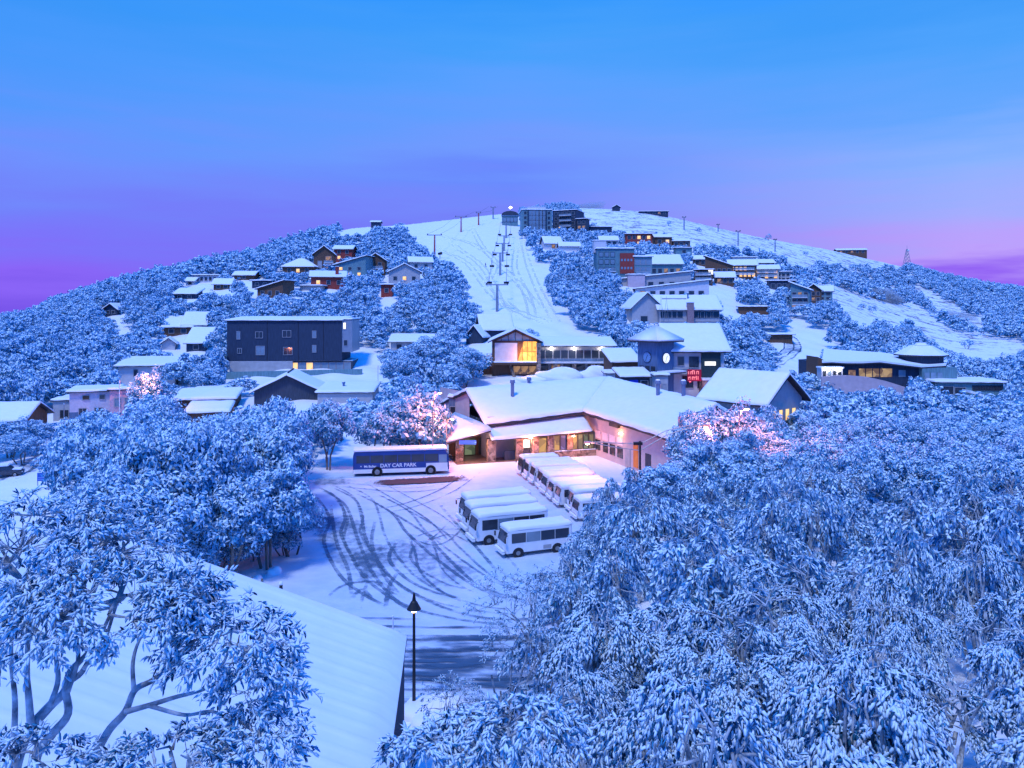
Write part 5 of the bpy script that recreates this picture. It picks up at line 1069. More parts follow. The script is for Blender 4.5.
# sparser right flank: bare gaps between the groves
gap = (np.sin(gx * .045 + 1.3) * np.cos(gy * .031 + .6) + .5 * np.sin(gx * .11 + gy * .07))
keep &= ~((gx > .22 * gy) & (gy > 330) & (gap > .75))
for x0, x1, y0, y1, D_ in VIS:
    keep &= ~((gy < D_ - .5) & (bpx + rp * .8 > x0) & (bpx - rp * .8 < x1) & (bpy_ > y0) & (tpy < y1 - 1.5))
keep &= ~((gx < -2.5) & (gy < 50))
keep &= ~((gy < 118) & (bpx - rp * .7 < 58) & (gx < -30))
idx = np.where(keep)[0]; idx = idx[np.argsort(gy[idx])]
nb = [gum(100 + k, 4.6, [(0, 0, 3.2, 2.1, 2.1, 1.3), (.5, .3, 2.2, 2.0, 2.0, 1.1)], 300 + 40 * (k % 3), 12, .17 + .03 * (k % 3), .058 + .012 * (k % 3), 1.15, .55, True, 5, .085, 1.0, False, 6, 14, None, 11 + 2 * (k % 3)) for k in range(6)]
mids = [gum(200 + k, 5.4, [(0, 0, 3.8, 2.5, 2.5, 1.6), (.5, .4, 2.6, 2.4, 2.4, 1.4)], 300, 11, .30, .115, 1.05, .6, False, 4, .10, 1.0, False, 6, 14, None, 14) for k in range(6)]
def clumpset(seed, n_, ncl, nlf, ln, wd, zb):
    out = []
    for k in range(n_):
        rg_ = np.random.default_rng(seed + k); v, f, fr = clump_arrays(rg_, 2.7, 5.6, ncl, nlf, ln, wd, zb); out.append((leaf_mesh('crown', v, f, fr), stems_mesh(rg_, 2.7, 5.6)))
    return out
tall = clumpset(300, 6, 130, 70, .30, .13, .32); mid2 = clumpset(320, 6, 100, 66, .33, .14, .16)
labels = {
 'rn': ('snow laden gum with drooping white leaf fingers in the near right foreground', 'gums of the near right foreground'),
 'rm': ('frosted gum in the dense thicket filling the right middle ground', 'gums of the right thicket'),
 'lw': ('tall frosted gum in the grove between the left road and the car park', 'gums of the left grove'),
 'br': ('frosted gum in the row behind the parked bus', 'gums behind the bus'),
 'lh': ('snow covered gum on the lower left hillside', 'gums of the left hillside'),
 'ch': ('snow covered gum among the buildings near the clock tower and ski lodge', 'gums of the village centre'),
 'rh': ('snow covered gum on the lower right slope beyond the thicket', 'gums of the right slope'),
}
rest = []
for c, i in enumerate(idx):
    if NT[0] >= 257: rest.append(i); continue
    x, y, z = gx[i], gy[i], gz[i]; rz = rng0.uniform(0, 6.28)
    key = 'rn' if right_bank[i] and y < 32 else 'rm' if right_bank[i] or (bpx[i] > 730 and y < 130) else 'br' if busrow[i] else 'lw' if leftwood[i] else 'lh' if bpx[i] < 380 else 'rh' if bpx[i] > 720 else 'ch'
    L_, G_ = labels[key]
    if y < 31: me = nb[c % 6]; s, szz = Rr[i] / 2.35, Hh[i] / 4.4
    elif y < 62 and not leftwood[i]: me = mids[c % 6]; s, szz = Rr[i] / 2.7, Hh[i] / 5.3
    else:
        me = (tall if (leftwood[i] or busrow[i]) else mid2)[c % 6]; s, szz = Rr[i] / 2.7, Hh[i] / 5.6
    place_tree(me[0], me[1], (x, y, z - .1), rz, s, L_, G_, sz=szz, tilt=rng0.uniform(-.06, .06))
rest = np.array(rest)
print('TREES', len(idx), 'individual', NT[0], 'rest', len(rest), 'rest from', gy[rest].min())
# the rest of the wood covering the hills: one mesh
def forest(name, ids, ncl, nlf, ln, wd, nvar, seed, zb):
    var = [clump_arrays(np.random.default_rng(seed + k), 2.7, 5.6, ncl, nlf, ln, wd, zb) for k in range(nvar)]
    V, Fc, Fr, off = [], [], [], 0
    for c, i in enumerate(ids):
        v, f, fr = var[c % nvar]; a_ = rng0.uniform(0, 6.28); ca, sa = math.cos(a_), math.sin(a_); s = Rr[i] / 2.7; sz = Hh[i] / 5.6
        q = np.stack([(v[:, 0] * ca - v[:, 1] * sa) * s + gx[i], (v[:, 0] * sa + v[:, 1] * ca) * s + gy[i], v[:, 2] * sz + gz[i] - .3], 1)
        V.append(q); Fc.append(f + off); Fr.append(fr + rng0.uniform(-.06, .06)); off += len(v)
    me = leaf_mesh(name, np.concatenate(V), np.concatenate(Fc), np.concatenate(Fr)); o = bpy.data.objects.new(name, me); COL.objects.link(o); props(o, kind='stuff'); return o
xt = clumpset(340, 4, 90, 60, .34, .15, .10)
def explicit(px, py, D, H_, R_, lb, gr=None, kind=None, k=0):
    q = P(px, py, D); me = (kind or tall)[k % len(kind or tall)]; zz = g1(q.x, q.y); place_tree(me[0], me[1], (q.x, q.y, zz - .1), k * 1.3, R_ / 2.7, lb, gr, sz=max(H_, (q.z - zz)) / 5.6)
for k, (px, pt, D, R_) in enumerate(((10, 420, 111, 2.9), (36, 421, 114, 2.6), (22, 433, 107, 2.4), (-10, 424, 109, 3))): explicit(px, pt, D, 3, R_, 'frosted gum hiding the walls of the far left roadside house', 'gums before the roadside house', xt, k)
for k, (px, pt, D, R_, lb) in enumerate(((147, 371, 131, 2.7, 'pink lit gum glowing between the pale flats and the two tone house'), (206, 366, 158, 3.6, 'round pale gum with a bare trunk right of the pale flats'), (418, 396, 98.5, 3.6, 'orange lit gum glowing beside the lodge porch behind the bus'), (382, 404, 97, 3.0, 'pink tinged gum left of the orange lit gum behind the bus'), (722, 405, 84, 3.6, 'brightest pink lit gum right of the lodge roof'), (693, 415, 82, 2.8, 'pink tinged gum against the lodge roof edge'), (752, 411, 83, 3.0, 'pink tinged gum below the grey gabled house'), (738, 432, 69, 2.2, 'gum with pink lit top just in front of the brightest pink one'), (705, 438, 68, 2.2, 'low pink edged gum before the lodge wing'))): explicit(px, pt, D, 3, R_, lb, None, xt, k)
for k, (px, pt, D, R_) in enumerate(((165, 520, 55, 1.9), (195, 535, 54, 1.7), (228, 530, 57, 1.9), (255, 520, 60, 1.8), (285, 528, 61, 1.4), (140, 530, 53, 1.8), (210, 515, 60, 2.0), (180, 505, 62, 2.2))): explicit(px, pt, D, 2, R_, 'low frosted shrub at the foot of the left grove', 'shrubs at the foot of the left grove', mid2, k)
for k, (px, pt, D, R_) in enumerate(((612, 470, 66, 2.0), (638, 461, 70, 2.2), (664, 464, 71, 2.4), (686, 462, 72, 2.2), (598, 497, 57, 1.7), (628, 488, 58, 2.2), (590, 516, 52, 1.6), (618, 508, 50, 2.2), (574, 532, 48, 1.5), (650, 484, 60, 2.3))): explicit(px, pt, D, 2, R_, 'frosted gum between the shuttle buses and the lodge wing', 'gums at the car park edge', mids, k)
for k, (px, pt, D, R_, lb) in enumerate(((432, 338, 160, 5.2, 'big round frosted gum left of the glowing ski lodge'), (466, 350, 156, 3.8, 'frosted gum touching the left end of the glowing ski lodge'), (402, 354, 152, 3.8, 'frosted gum at the left of the big round one below the treetop lodge'), (450, 366, 146, 3.6, 'frosted gum in front of the big round one, above the lodge annex'))): explicit(px, pt, D, 3, R_, lb, None, tall, k)
for k, (px, pt, D, R_, lb) in enumerate(((268, 468, 58, 3.0, 'full low crowned gum at the right end of the left grove beside the tyre tracks'), (232, 486, 55, 2.6, 'full low crowned gum just behind the ridge of the corrugated roof'), (292, 486, 61, 2.0, 'small low crowned gum nearest the car park at the edge of the left grove'), (196, 474, 57, 2.8, 'full low crowned gum in the middle of the left grove front'))): explicit(px, pt, D, 3, R_, lb, None, mid2, k)
r1 = rest[gy[rest] < 280]; r2 = rest[gy[rest] >= 280]
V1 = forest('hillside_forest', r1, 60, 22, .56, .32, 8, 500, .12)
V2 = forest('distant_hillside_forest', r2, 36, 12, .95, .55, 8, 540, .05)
# ------------------------------------------------------------------ tyre tracks, slush and bare tarmac lying on the snow
def track_mat(name, col, thr, soft, sc_, st=(1, 1, 1), rough=.8):
    m = bpy.data.materials.new(name); m.use_nodes = True; t = m.node_tree; b = t.nodes['Principled BSDF']; b.inputs['Specular IOR Level'].default_value = .1; b.inputs['Base Color'].default_value = (*col, 1); b.inputs['Roughness'].default_value = rough
    g = t.nodes.new('ShaderNodeNewGeometry'); mpn = t.nodes.new('ShaderNodeMapping'); mpn.inputs['Scale'].default_value = st; t.links.new(g.outputs['Position'], mpn.inputs[0])
    n = t.nodes.new('ShaderNodeTexNoise'); n.inputs['Scale'].default_value = sc_; n.inputs['Detail'].default_value = 7; n.inputs['Roughness'].default_value = .65; t.links.new(mpn.outputs[0], n.inputs[0])
    n2 = t.nodes.new('ShaderNodeTexNoise'); n2.inputs['Scale'].default_value = .16; n2.inputs['Detail'].default_value = 3; t.links.new(g.outputs['Position'], n2.inputs[0])
    a_ = t.nodes.new('ShaderNodeAttribute'); a_.attribute_name = 'cover'
    def M(op, x, y, cl=False):
        q = t.nodes.new('ShaderNodeMath'); q.operation = op; q.use_clamp = cl
        for i, v in enumerate((x, y)):
            if isinstance(v, (int, float)): q.inputs[i].default_value = v
            else: t.links.new(v, q.inputs[i])
        return q.outputs[0]
    s = M('ADD', M('MULTIPLY', n.outputs[0], .65), M('MULTIPLY', n2.outputs[0], .35))
    al = M('MULTIPLY', M('SUBTRACT', M('ADD', s, M('MULTIPLY', M('SUBTRACT', a_.outputs['Fac'], 1), .30)), thr), 1 / soft, True)
    tr = t.nodes.new('ShaderNodeBsdfTransparent'); mx = t.nodes.new('ShaderNodeMixShader'); t.links.new(al, mx.inputs[0]); t.links.new(tr.outputs[0], mx.inputs[1]); t.links.new(b.outputs[0], mx.inputs[2])
    t.links.new(mx.outputs[0], t.nodes['Material Output'].inputs['Surface']); return m
M_slush = track_mat('slushy_tyre_mark', (.10, .18, .27), .34, .30, 1.3); M_tar = track_mat('wet_tarmac', (.05, .11, .18), .41, .14, .9, (.35, 2.2, 1))
M_wet = track_mat('bare_wet_ground', (.10, .065, .07), .30, .10, 2.0)  # bare wet tarmac, with the lamp's brown-purple tint put into its colour
TR_Z = [0.02]
class Ribbons:
    def __init__(s): s.v = []; s.f = []; s.a = []
    def add(s, world, wd, cov=1.0, off=0.0):
        w = cat_rom(world, 10); d = np.gradient(w, axis=0); d = d / np.maximum(np.linalg.norm(d, axis=1, keepdims=True), 1e-6); nr = np.stack([-d[:, 1], d[:, 0]], 1); w = w + nr * off
        TR_Z[0] += .0012; i0 = len(s.v); prof = ((-.5, 0), (-.3, 1), (.3, 1), (.5, 0)); n_ = len(w)
        for u, cv in prof:
            q = w + nr * wd * u; z = ground(q[:, 0], q[:, 1]) + TR_Z[0]
            for k in range(n_):
                e_ = min(1, k / 5, (n_ - 1 - k) / 5); s.v.append((q[k, 0], q[k, 1], z[k])); s.a.append(cov * cv * (.25 + .75 * e_))
        for j in range(3):
            for k in range(n_ - 1): s.f.append((i0 + j * n_ + k, i0 + j * n_ + k + 1, i0 + (j + 1) * n_ + k + 1, i0 + (j + 1) * n_ + k))
    def build(s, name, m):
        me = bpy.data.meshes.new(name); fast_mesh(me, np.array(s.v), np.array(s.f)); me.materials.append(m)
        a_ = me.attributes.new('cover', 'FLOAT', 'POINT'); a_.data.foreach_set('value', np.array(s.a, np.float32))
        o = bpy.data.objects.new(name, me); COL.objects.link(o); props(o, kind='structure'); return o
def flat(px, py): D_ = CZ * F / (py - HY); return ((px - CX) / F * D_, D_)
rb = Ribbons()
TRK = [
 [(318, 487), (337, 498), (345, 517), (341, 533), (351, 555), (367, 580), (407, 606), (462, 620), (520, 626)],
 [(330, 486), (354, 499), (361, 514), (366, 539), (382, 567), (407, 590), (463, 614), (530, 622)],
 [(313, 492), (329, 517), (324, 542), (339, 574), (361, 593), (385, 606)],
 [(345, 488), (389, 511), (407, 533), (439, 561), (480, 589), (530, 606)],
 [(352, 489), (420, 530), (439, 549), (464, 574), (487, 590), (540, 604)],
 [(398, 540), (389, 558), (404, 577), (433, 592), (470, 600)], [(410, 540), (415, 552), (420, 571), (439, 590), (470, 606)],
 [(322, 490), (345, 505), (358, 540), (372, 572), (395, 600), (415, 612)], [(440, 505), (470, 540), (500, 575)], [(330, 500), (336, 540), (348, 570), (352, 600)],
 [(360, 480), (395, 500), (428, 520), (452, 545)], [(470, 470), (440, 490), (400, 505), (365, 510)],
 [(375, 520), (372, 545), (384, 575), (400, 596)], [(405, 535), (430, 545), (450, 540), (470, 520)], [(420, 545), (450, 535), (478, 548)], [(315, 484), (400, 492), (450, 488)],
 [(385, 610), (390, 585), (400, 570)], [(350, 600), (362, 590), (372, 600)],
]
for i, t_ in enumerate(TRK):
    w = [flat(*p) for p in t_]; wd = .30 if i in (6, 10, 11, 13, 14, 15) else .44
    rb.add(w, wd, 1.0, 0); 
    if i not in (7, 9, 12): rb.add(w, wd * .8, .85, 1.7)
for p in ([(362, 548), (370, 566), (378, 588)], [(318, 505), (330, 540)]): rb.add([flat(*q) for q in p], 2.6, .86)
rb.add([flat(325, 510), flat(350, 545), flat(385, 585)], 6.5, .72); rb.add([flat(390, 535), flat(425, 560), flat(480, 600)], 6, .62)
rb.build('tyre_tracks', M_slush)
rb = Ribbons()
for y_, wd, cv in ((47.2, .5, .9), (45.6, 1.1, 1.0), (44.0, .7, .95), (43.1, .35, .9), (42.0, .6, .85), (40.6, .8, .95), (39.4, .4, .8), (38.3, .7, .8), (36.8, .5, .7), (48.4, .35, .7)): rb.add([(-15, y_ + .4), (-8, y_ + .1), (0, y_), (8, y_ + .2)], wd, cv)
rb.add([(-15, 42.6), (-6, 42.2), (8, 42.3)], 9, .80)
rb.add([at(-8, 486)[:2], at(30, 461)[:2], at(58, 440)[:2]], 1.0, 1.0); rb.add([at(-8, 486)[:2], at(30, 461)[:2], at(58, 440)[:2]], .9, 1.0, -2.0); rb.add([at(-8, 486)[:2], at(30, 461)[:2], at(58, 440)[:2]], 6, .78, -1)
for off in (0, 1.8, 4.2): rb.add([at(765, 372)[:2], at(788, 361)[:2], at(800, 352)[:2], at(799, 343)[:2], at(786, 335)[:2]], .55, 1, off)
rb.add([at(765, 372)[:2], at(788, 361)[:2], at(800, 352)[:2], at(799, 343)[:2], at(786, 335)[:2]], 6, .74, 2)
rb.add([at(786, 319)[:2], at(800, 316)[:2], at(820, 312)[:2], at(845, 306)[:2]], 1.6, .95)
rb.build('road_wheel_ruts', M_tar)
M_ski = track_mat('ski_track', (.66, .72, .80), .30, .3, .8)
rb = Ribbons()
for p_ in ([(430, 246), (462, 262), (485, 290), (520, 320)], [(446, 240), (475, 262), (490, 285), (500, 310)], [(520, 238), (525, 262), (535, 290), (552, 322)], [(470, 228), (482, 250), (512, 280), (540, 315)], [(440, 236), (470, 244), (492, 262), (484, 285)], [(515, 245), (512, 268), (524, 296), (530, 322)], [(500, 300), (515, 312), (545, 326)]):
    for of_ in (0, 2.2): rb.add([at(*q)[:2] for q in p_], 1.1, .95, of_)
rb.build('ski_tracks', M_ski)
rb = Ribbons(); rb.add([flat(370, 484), flat(418, 481.5), flat(468, 478.5)], 3.2, 1.15); rb.build('bare_parking_bay', M_wet)
rb = Ribbons(); rb.add([flat(308, 482.5), flat(330, 481.5), flat(356, 480)], 5.0, .85); rb.build('wet_parking_bay', M_slush)
# ------------------------------------------------------------------ vehicles
M_busblue = mat('bus_blue_paint', (.015, .055, .25), .35, .12, 1.0, spec=.5); M_white = mat('white_paint', (.72, .73, .75), .4, .05, 1.5, spec=.5); M_tyre = mat('tyre_rubber', (.02, .02, .022), .85, .2, 5)
M_rim = mat('wheel_rim', (.28, .29, .30), .4, .2, 4, metal=.6); M_letter = mat('white_lettering', (.85, .86, .88), .5, .02, 2); M_head = mat('headlight_glass', (.65, .68, .7), .1, .05, 2, spec=.8); M_tail = mat('red_lamp', (.4, .02, .02), .3, .1, 2)
def wheel(root, x, y, r_=.5, w=.3):
    m_ = MB(); m_.tube([(x, y - w / 2, r_), (x, y + w / 2, r_)], r_, 18); o = m_.build('wheel', M_tyre, root)
    m_ = MB(); s_ = -1 if y < 0 else 1; m_.tube([(x, y + s_ * (w / 2 + .003), r_), (x, y + s_ * (w / 2 + .03), r_)], [r_ * .6, r_ * .5], 14); m_.build('rim', M_rim, o)
def profile_box(mb, prof, y0, y1, m=0):
    mb.hexa([(x, y0, z) for x, z in prof], [(x, y1, z) for x, z in prof], m)
def big_bus(loc, rz):
    r_ = empty('bus', loc, rz, 'blue and white DAY CAR PARK bus with a snow topped roof parked before the trees', 'bus'); Lh = 5.75; W2 = 1.25
    m_ = MB(); profile_box(m_, [(-Lh, .35), (Lh - .05, .35), (Lh, .9), (Lh - .12, 2.3), (Lh - .5, 2.95), (-Lh + .2, 2.95), (-Lh, 2.6)], -W2, W2); m_.build('body', M_busblue, r_, bevel=.09)
    m_ = MB(); m_.box(-Lh + .03, Lh - .15, -W2 - .012, -W2 - .002, .40, .88, 0); m_.box(Lh - 2.8, Lh - .2, -W2 - .016, -W2 - .004, .86, 1.42, 0); m_.build('lower_panel', M_white, r_)
    m_ = MB(); x = -Lh + .4
    m_.box(x, Lh - 1.35, -W2 - .02, -W2 - .002, 1.62, 2.52, 0); m_.build('side_window', M_glass, r_)
    m_ = MB()
    for k in range(1, 6): xx = x + k * 1.62; m_.box(xx - .04, xx + .04, -W2 - .026, -W2 - .021, 1.6, 2.54)
    m_.build('window_pillar', M_busblue, r_)
    m_ = MB(); m_.box(-Lh + .4, Lh - 1.35, W2 + .002, W2 + .02, 1.62, 2.52, 0); m_.build('side_window', M_glass, r_)
    m_ = MB(); m_.box(Lh - 1.25, Lh - .30, -W2 - .02, -W2 - .002, 1.45, 2.4); m_.build('driver_window', M_glass2, r_)
    m_ = MB(); m_.hexa([(Lh - .08, -1.1, 1.3), (Lh - .08, 1.1, 1.3), (Lh - .02, 1.1, 1.3), (Lh - .02, -1.1, 1.3)], [(Lh - .24, -1.1, 2.4), (Lh - .24, 1.1, 2.4), (Lh - .12, 1.1, 2.4), (Lh - .12, -1.1, 2.4)]); m_.build('windscreen', M_glass, r_)
    for x, y in ((-2.9, -1.12), (3.5, -1.12), (-2.9, 1.12), (3.5, 1.12)):
        wheel(r_, x, y, .52, .32)
        if y < 0:
            m_ = MB(); m_.tube([(x, -W2 - .03, .52), (x, -W2 - .001, .52)], .64, 20); m_.build('wheel_arch', M_black, r_)
    for y in (-.9, .9):
        m_ = MB(); m_.box(Lh - .02, Lh + .03, y - .2, y + .2, .75, 1.0); m_.build('headlight', M_head, r_)
        m_ = MB(); m_.tube([(Lh - .2, y * 1.35, 2.4), (Lh + .25, y * 1.55, 2.3), (Lh + .25, y * 1.55, 1.9)], .05, 6); m_.build('mirror', M_black, r_)
    m_ = MB(); m_.box(-Lh - .02, Lh - .28, -W2 - .02, W2 + .02, 2.96, 3.2); m_.build('snow_cover', M_roof, r_, bevel=.10)
    m_ = MB(); m_.box(Lh - .45, Lh + .03, -W2 - .04, W2 + .03, .36, .56); m_.build('bumper', M_white, r_, bevel=.04)
    for txt, sz, x, z in (('DAY CAR PARK', .62, -2.55, 1.07), ('Mt Buller', .38, -4.45, 1.10), ('\u2022', .5, -4.9, 1.08)):
        cu = bpy.data.curves.new('lettering', 'FONT'); cu.body = txt; cu.size = sz; cu.extrude = .004; cu.align_x = 'LEFT'; cu.materials.append(M_letter); cu.offset = .008
        tmp = bpy.data.objects.new('tmp', cu); COL.objects.link(tmp); dg = bpy.context.evaluated_depsgraph_get(); me = bpy.data.meshes.new_from_object(tmp.evaluated_get(dg)); bpy.data.objects.remove(tmp); me.materials.clear(); me.materials.append(M_letter)
        o = bpy.data.objects.new('lettering', me); COL.objects.link(o); o.parent = r_; o.location = (x, -W2 - .022, z); o.rotation_euler = (R(90), 0, 0)
    return r_
p = flat(400, 475.5); big_bus((p[0], p[1] + 1.2, 0), R(9))
def minibus(label, loc, rz, group, Ln=6.9, dark=False):
    r_ = empty('shuttle_bus', loc, rz, label, 'minibus', group); W2 = 1.12; bd = mat('grey_van_paint', (.12, .13, .16), .4, .1, 2) if dark else M_white
    m_ = MB(); profile_box(m_, [(-Ln / 2 + .1, .42), (Ln / 2, .42), (Ln / 2, 2.72), (-Ln / 2 + .35, 2.75), (-Ln / 2 + .02, 1.45), (-Ln / 2, .8)], -W2, W2); m_.build('body', bd, r_, bevel=.07)
    m_ = MB(); a_, c_ = (-Ln / 2 + .05, 1.5), (-Ln / 2 + .29, 2.5)
    m_.hexa([(a_[0] - .05, -W2 + .15, a_[1]), (a_[0] + .05, -W2 + .15, a_[1]), (a_[0] + .05, W2 - .15, a_[1]), (a_[0] - .05, W2 - .15, a_[1])], [(c_[0] - .05, -W2 + .15, c_[1]), (c_[0] + .05, -W2 + .15, c_[1]), (c_[0] + .05, W2 - .15, c_[1]), (c_[0] - .05, W2 - .15, c_[1])]); m_.build('windscreen', M_glass, r_)
    for y in (-1, 1):
        for k in range(4):
            x0 = -Ln / 2 + .62 + k * (Ln - .9) / 4; m_ = MB(); ya, yb = sorted((y * (W2 + .002), y * (W2 + .018))); m_.box(x0, x0 + (Ln - .9) / 4 - .06, ya, yb, 1.45, 2.42); m_.build('side_window', M_glass if k != 1 else M_glass2, r_)
        m_ = MB(); m_.box(-Ln / 2 - .05, -Ln / 2 + .06, y * .75 - .17, y * .75 + .17, .75, 1.0); m_.build('headlight', M_head, r_)
        m_ = MB(); m_.tube([(-Ln / 2 + .25, y * W2, 2.3), (-Ln / 2 - .1, y * (W2 + .25), 2.2)], .03, 5); m_.box(-Ln / 2 - .16, -Ln / 2 - .06, y * (W2 + .28) - .10, y * (W2 + .28) + .10, 1.65, 2.1); m_.build('mirror', M_black, r_)
        wheel(r_, -Ln / 2 + 1.25, y * (W2 - .14), .42, .26); wheel(r_, Ln / 2 - 1.5, y * (W2 - .14), .42, .26)
        m_ = MB(); ya, yb = sorted((y * (W2 + .002), y * (W2 + .010))); m_.box(.4, 1.2, ya, yb, .55, .95); m_.build('side_panel', M_frame, r_)
        
        for xw in (-Ln / 2 + 1.25, Ln / 2 - 1.5): m_ = MB(); m_.tube([(xw, y * (W2 + .001), .44), (xw, y * (W2 + .014), .44)], .54, 16); m_.build('wheel_arch', M_black, r_)
    m_ = MB(); m_.box(-Ln / 2 - .32, -Ln / 2 - .02, -W2 - .02, W2 + .02, .42, .66, 0); m_.build('bumper', M_white, r_, bevel=.05)
    m_ = MB(); snow_quad(m_, [Vector(p) for p in ((-Ln / 2 + .3, -W2, 2.75), (Ln / 2, -W2, 2.75), (Ln / 2, W2, 2.75), (-Ln / 2 + .3, W2, 2.75))], 0, .32); m_.build('snow_cover', M_roof, r_, smooth=True); m_ = MB(); m_.box(-Ln / 2 - .30, -Ln / 2 - .03, -W2, W2, .663, .80); m_.build('snow_cover', M_roof, r_, bevel=.05)
    return r_
LR = [((502, 560), 'nearest white shuttle bus of the near row with branches across its side', 6.6), ((474, 547), 'second white shuttle bus of the near row showing a long side window', 7.0), ((467, 536), 'third white shuttle bus of the near row, mostly hidden behind the second', 7.0), ((463, 526), 'farthest white shuttle bus of the near row with only its roof showing', 7.0)]
dr = Vector((math.cos(R(21)), math.sin(R(21)), 0))
for (px, py), lb, ln in LR:
    q = flat(px, py); c_ = Vector((q[0], q[1], 0)) + dr * (ln / 2) + Vector((-dr.y, dr.x, 0)) * 1.1
    o = minibus(lb, c_, R(21), 'white shuttle buses of the near row', ln); o.scale = (.95, .92, .88) if ln > 6.8 else (.90, .86, .80)
dr = Vector((math.cos(R(14)), math.sin(R(14)), 0))
RRl = ['dark van at the head of the far row nearest the lodge', 'white shuttle bus right behind the dark van in the far row'] + ['%s vehicle of the far row counted from the lodge, a snow roofed shuttle bus' % w for w in ('third', 'fourth', 'fifth', 'sixth', 'seventh', 'eighth')] + ['nearest shuttle bus of the far row behind bare frosted twigs']
for k in range(9):
    t_ = k / 8; q = Vector((.4, 90.8, 0)).lerp(Vector((5.6, 71.5, 0)), t_); ln = 5.6 if k == 0 else 6.8
    o = minibus(RRl[k], q + dr * (ln / 2 + rng0.uniform(-.3, .3)), R(14) + rng0.uniform(-.04, .04), 'snow roofed vehicles of the far row', ln, k == 0); o.scale = (.84, .84, rng0.uniform(.70, .80))
def car(label, loc, rz, col):
    r_ = empty('parked_car', loc, rz, label, 'car'); m_ = MB()
    profile_box(m_, [(-2.1, .3), (2.1, .3), (2.15, .75), (1.3, .95), (-2.1, 1.0)], -.86, .86); m_.build('body', col, r_, bevel=.08)
    m_ = MB(); m_.hexa([(-1.7, -.8, .99), (1.1, -.8, .96), (1.1, .8, .96), (-1.7, .8, .99)], [(-1.3, -.66, 1.5), (.4, -.66, 1.5), (.4, .66, 1.5), (-1.3, .66, 1.5)]); m_.build('cabin_window', M_glass, r_)
    m_ = MB(); m_.box(-1.5, .55, -.75, .75, 1.503, 1.75); m_.box(.9, 2.1, -.8, .8, .93, 1.08); m_.build('snow_cover', M_roof, r_, bevel=.10)
    for x in (-1.35, 1.35):
        for y in (-.78, .78): wheel(r_, x, y, .33, .2)
    for y in (-.6, .6):
        m_ = MB(); m_.box(2.10, 2.17, y - .16, y + .16, .58, .75); m_.build('headlight', M_head, r_); m_ = MB(); m_.box(-2.15, -2.09, y - .14, y + .14, .65, .85); m_.build('tail_light', M_tail, r_)
    return r_
q = at(5, 477); car('snow topped dark car parked at the left edge of the left road', q, R(20), mat('dark_car_paint', (.04, .05, .07), .3, .1, 2, spec=.6))
q = at(61, 437); car('car buried under fresh snow beside the two tone house', q, R(60), mat('silver_car_paint', (.3, .32, .34), .3, .1, 2, spec=.6))
# ------------------------------------------------------------------ lamps, poles, signs
def lantern_post(label, base, h, power, color=(1, .80, .5), on=True, bright=1.0):
    r_ = empty('street_lamp', base, 0, label, 'street lamp'); m_ = MB(); m_.lathe([(.14, -.3), (.14, .5), (.09, .6), (.075, h * .5), (.07, h - .6)], 10); m_.build('pole', M_black, r_)
    m_ = MB(); m_.lathe([(.36, h - .52), (.30, h - .42), (.16, h - .16), (.10, h - .1), (.05, h + .25), (.02, h + .3)], 14); m_.build('lamp_hood', M_black, r_)
    m_ = MB(); m_.ball((0, 0, h - .58), .16, 0, 6, (1, 1, .7)); m_.build('bulb', M_lamp if power else M_lampdim, r_)
    m_ = MB(); m_.lathe([(.12, h - .42), (.28, h - .395), (.10, h - .12)], 12); 
    if power: o = LampLight('lamp_light', (0, 0, h - .85), power, color, .1); o.parent = r_
    return r_
M_lampdim = mat('pale_lamp', (1, .95, .8), .3, .05, 1, emit=(.8, 1, .85), estr=2.5)
q = P(414, 712, 37.3); lantern_post('black lantern street lamp standing by the snowy road beside the big corrugated roof', (q.x, q.y, g1(q.x, q.y)), 5.65, 14, (.85, 1, .8))
def pole_lamp(label, px, py, D, power, color, h=None, arm=(.9, 0)):
    """slender post with a curved arm; lamp head at the picture point"""
    hd = P(px, py, D); b_ = Vector((hd.x - arm[0], hd.y - arm[1], 0)); b_.z = g1(b_.x, b_.y); r_ = empty('lamp_post', b_, 0, label, 'lamp post'); H = hd.z - b_.z
    m_ = MB(); m_.tube([(0, 0, -.3), (0, 0, H * .8), (arm[0] * .3, arm[1] * .3, H * .98), (arm[0], arm[1], H + .1)], [.09, .07, .05, .04], 7); m_.build('pole', M_steel, r_)
    m_ = MB(); m_.box(arm[0] - .3, arm[0] + .3, arm[1] - .16, arm[1] + .16, H + .03, H + .16); m_.build('lamp_head', M_steel, r_, bevel=.03)
    m_ = MB(); m_.ball((arm[0], arm[1], H), .2, 0, 6, (1.1, .8, .5)); m_.build('bulb', M_lamp, r_)
    o = LampLight('lamp_light', (arm[0], arm[1], H - .35), power, color, .15); o.parent = r_; return r_
SOD = (1.0, .20, .04)
pole_lamp('orange lit lamp post rising out of the glowing gum left of the lodge', 440, 393, 92.5, 3200, SOD)
pole_lamp('lamp post above the pink lit gums right of the lodge roof', 747, 409, 76, 3000, (1, .20, .10))
pole_lamp('lamp post lighting the pink gum between the pale house and the two tone house', 147, 374, 127.5, 1500, (1, .30, .15))
pole_lamp('floodlight post by the lodge entrance spilling pink light over the car park', 452, 419, 94.5, 1300, (1, .26, .14), arm=(.8, -1.2))
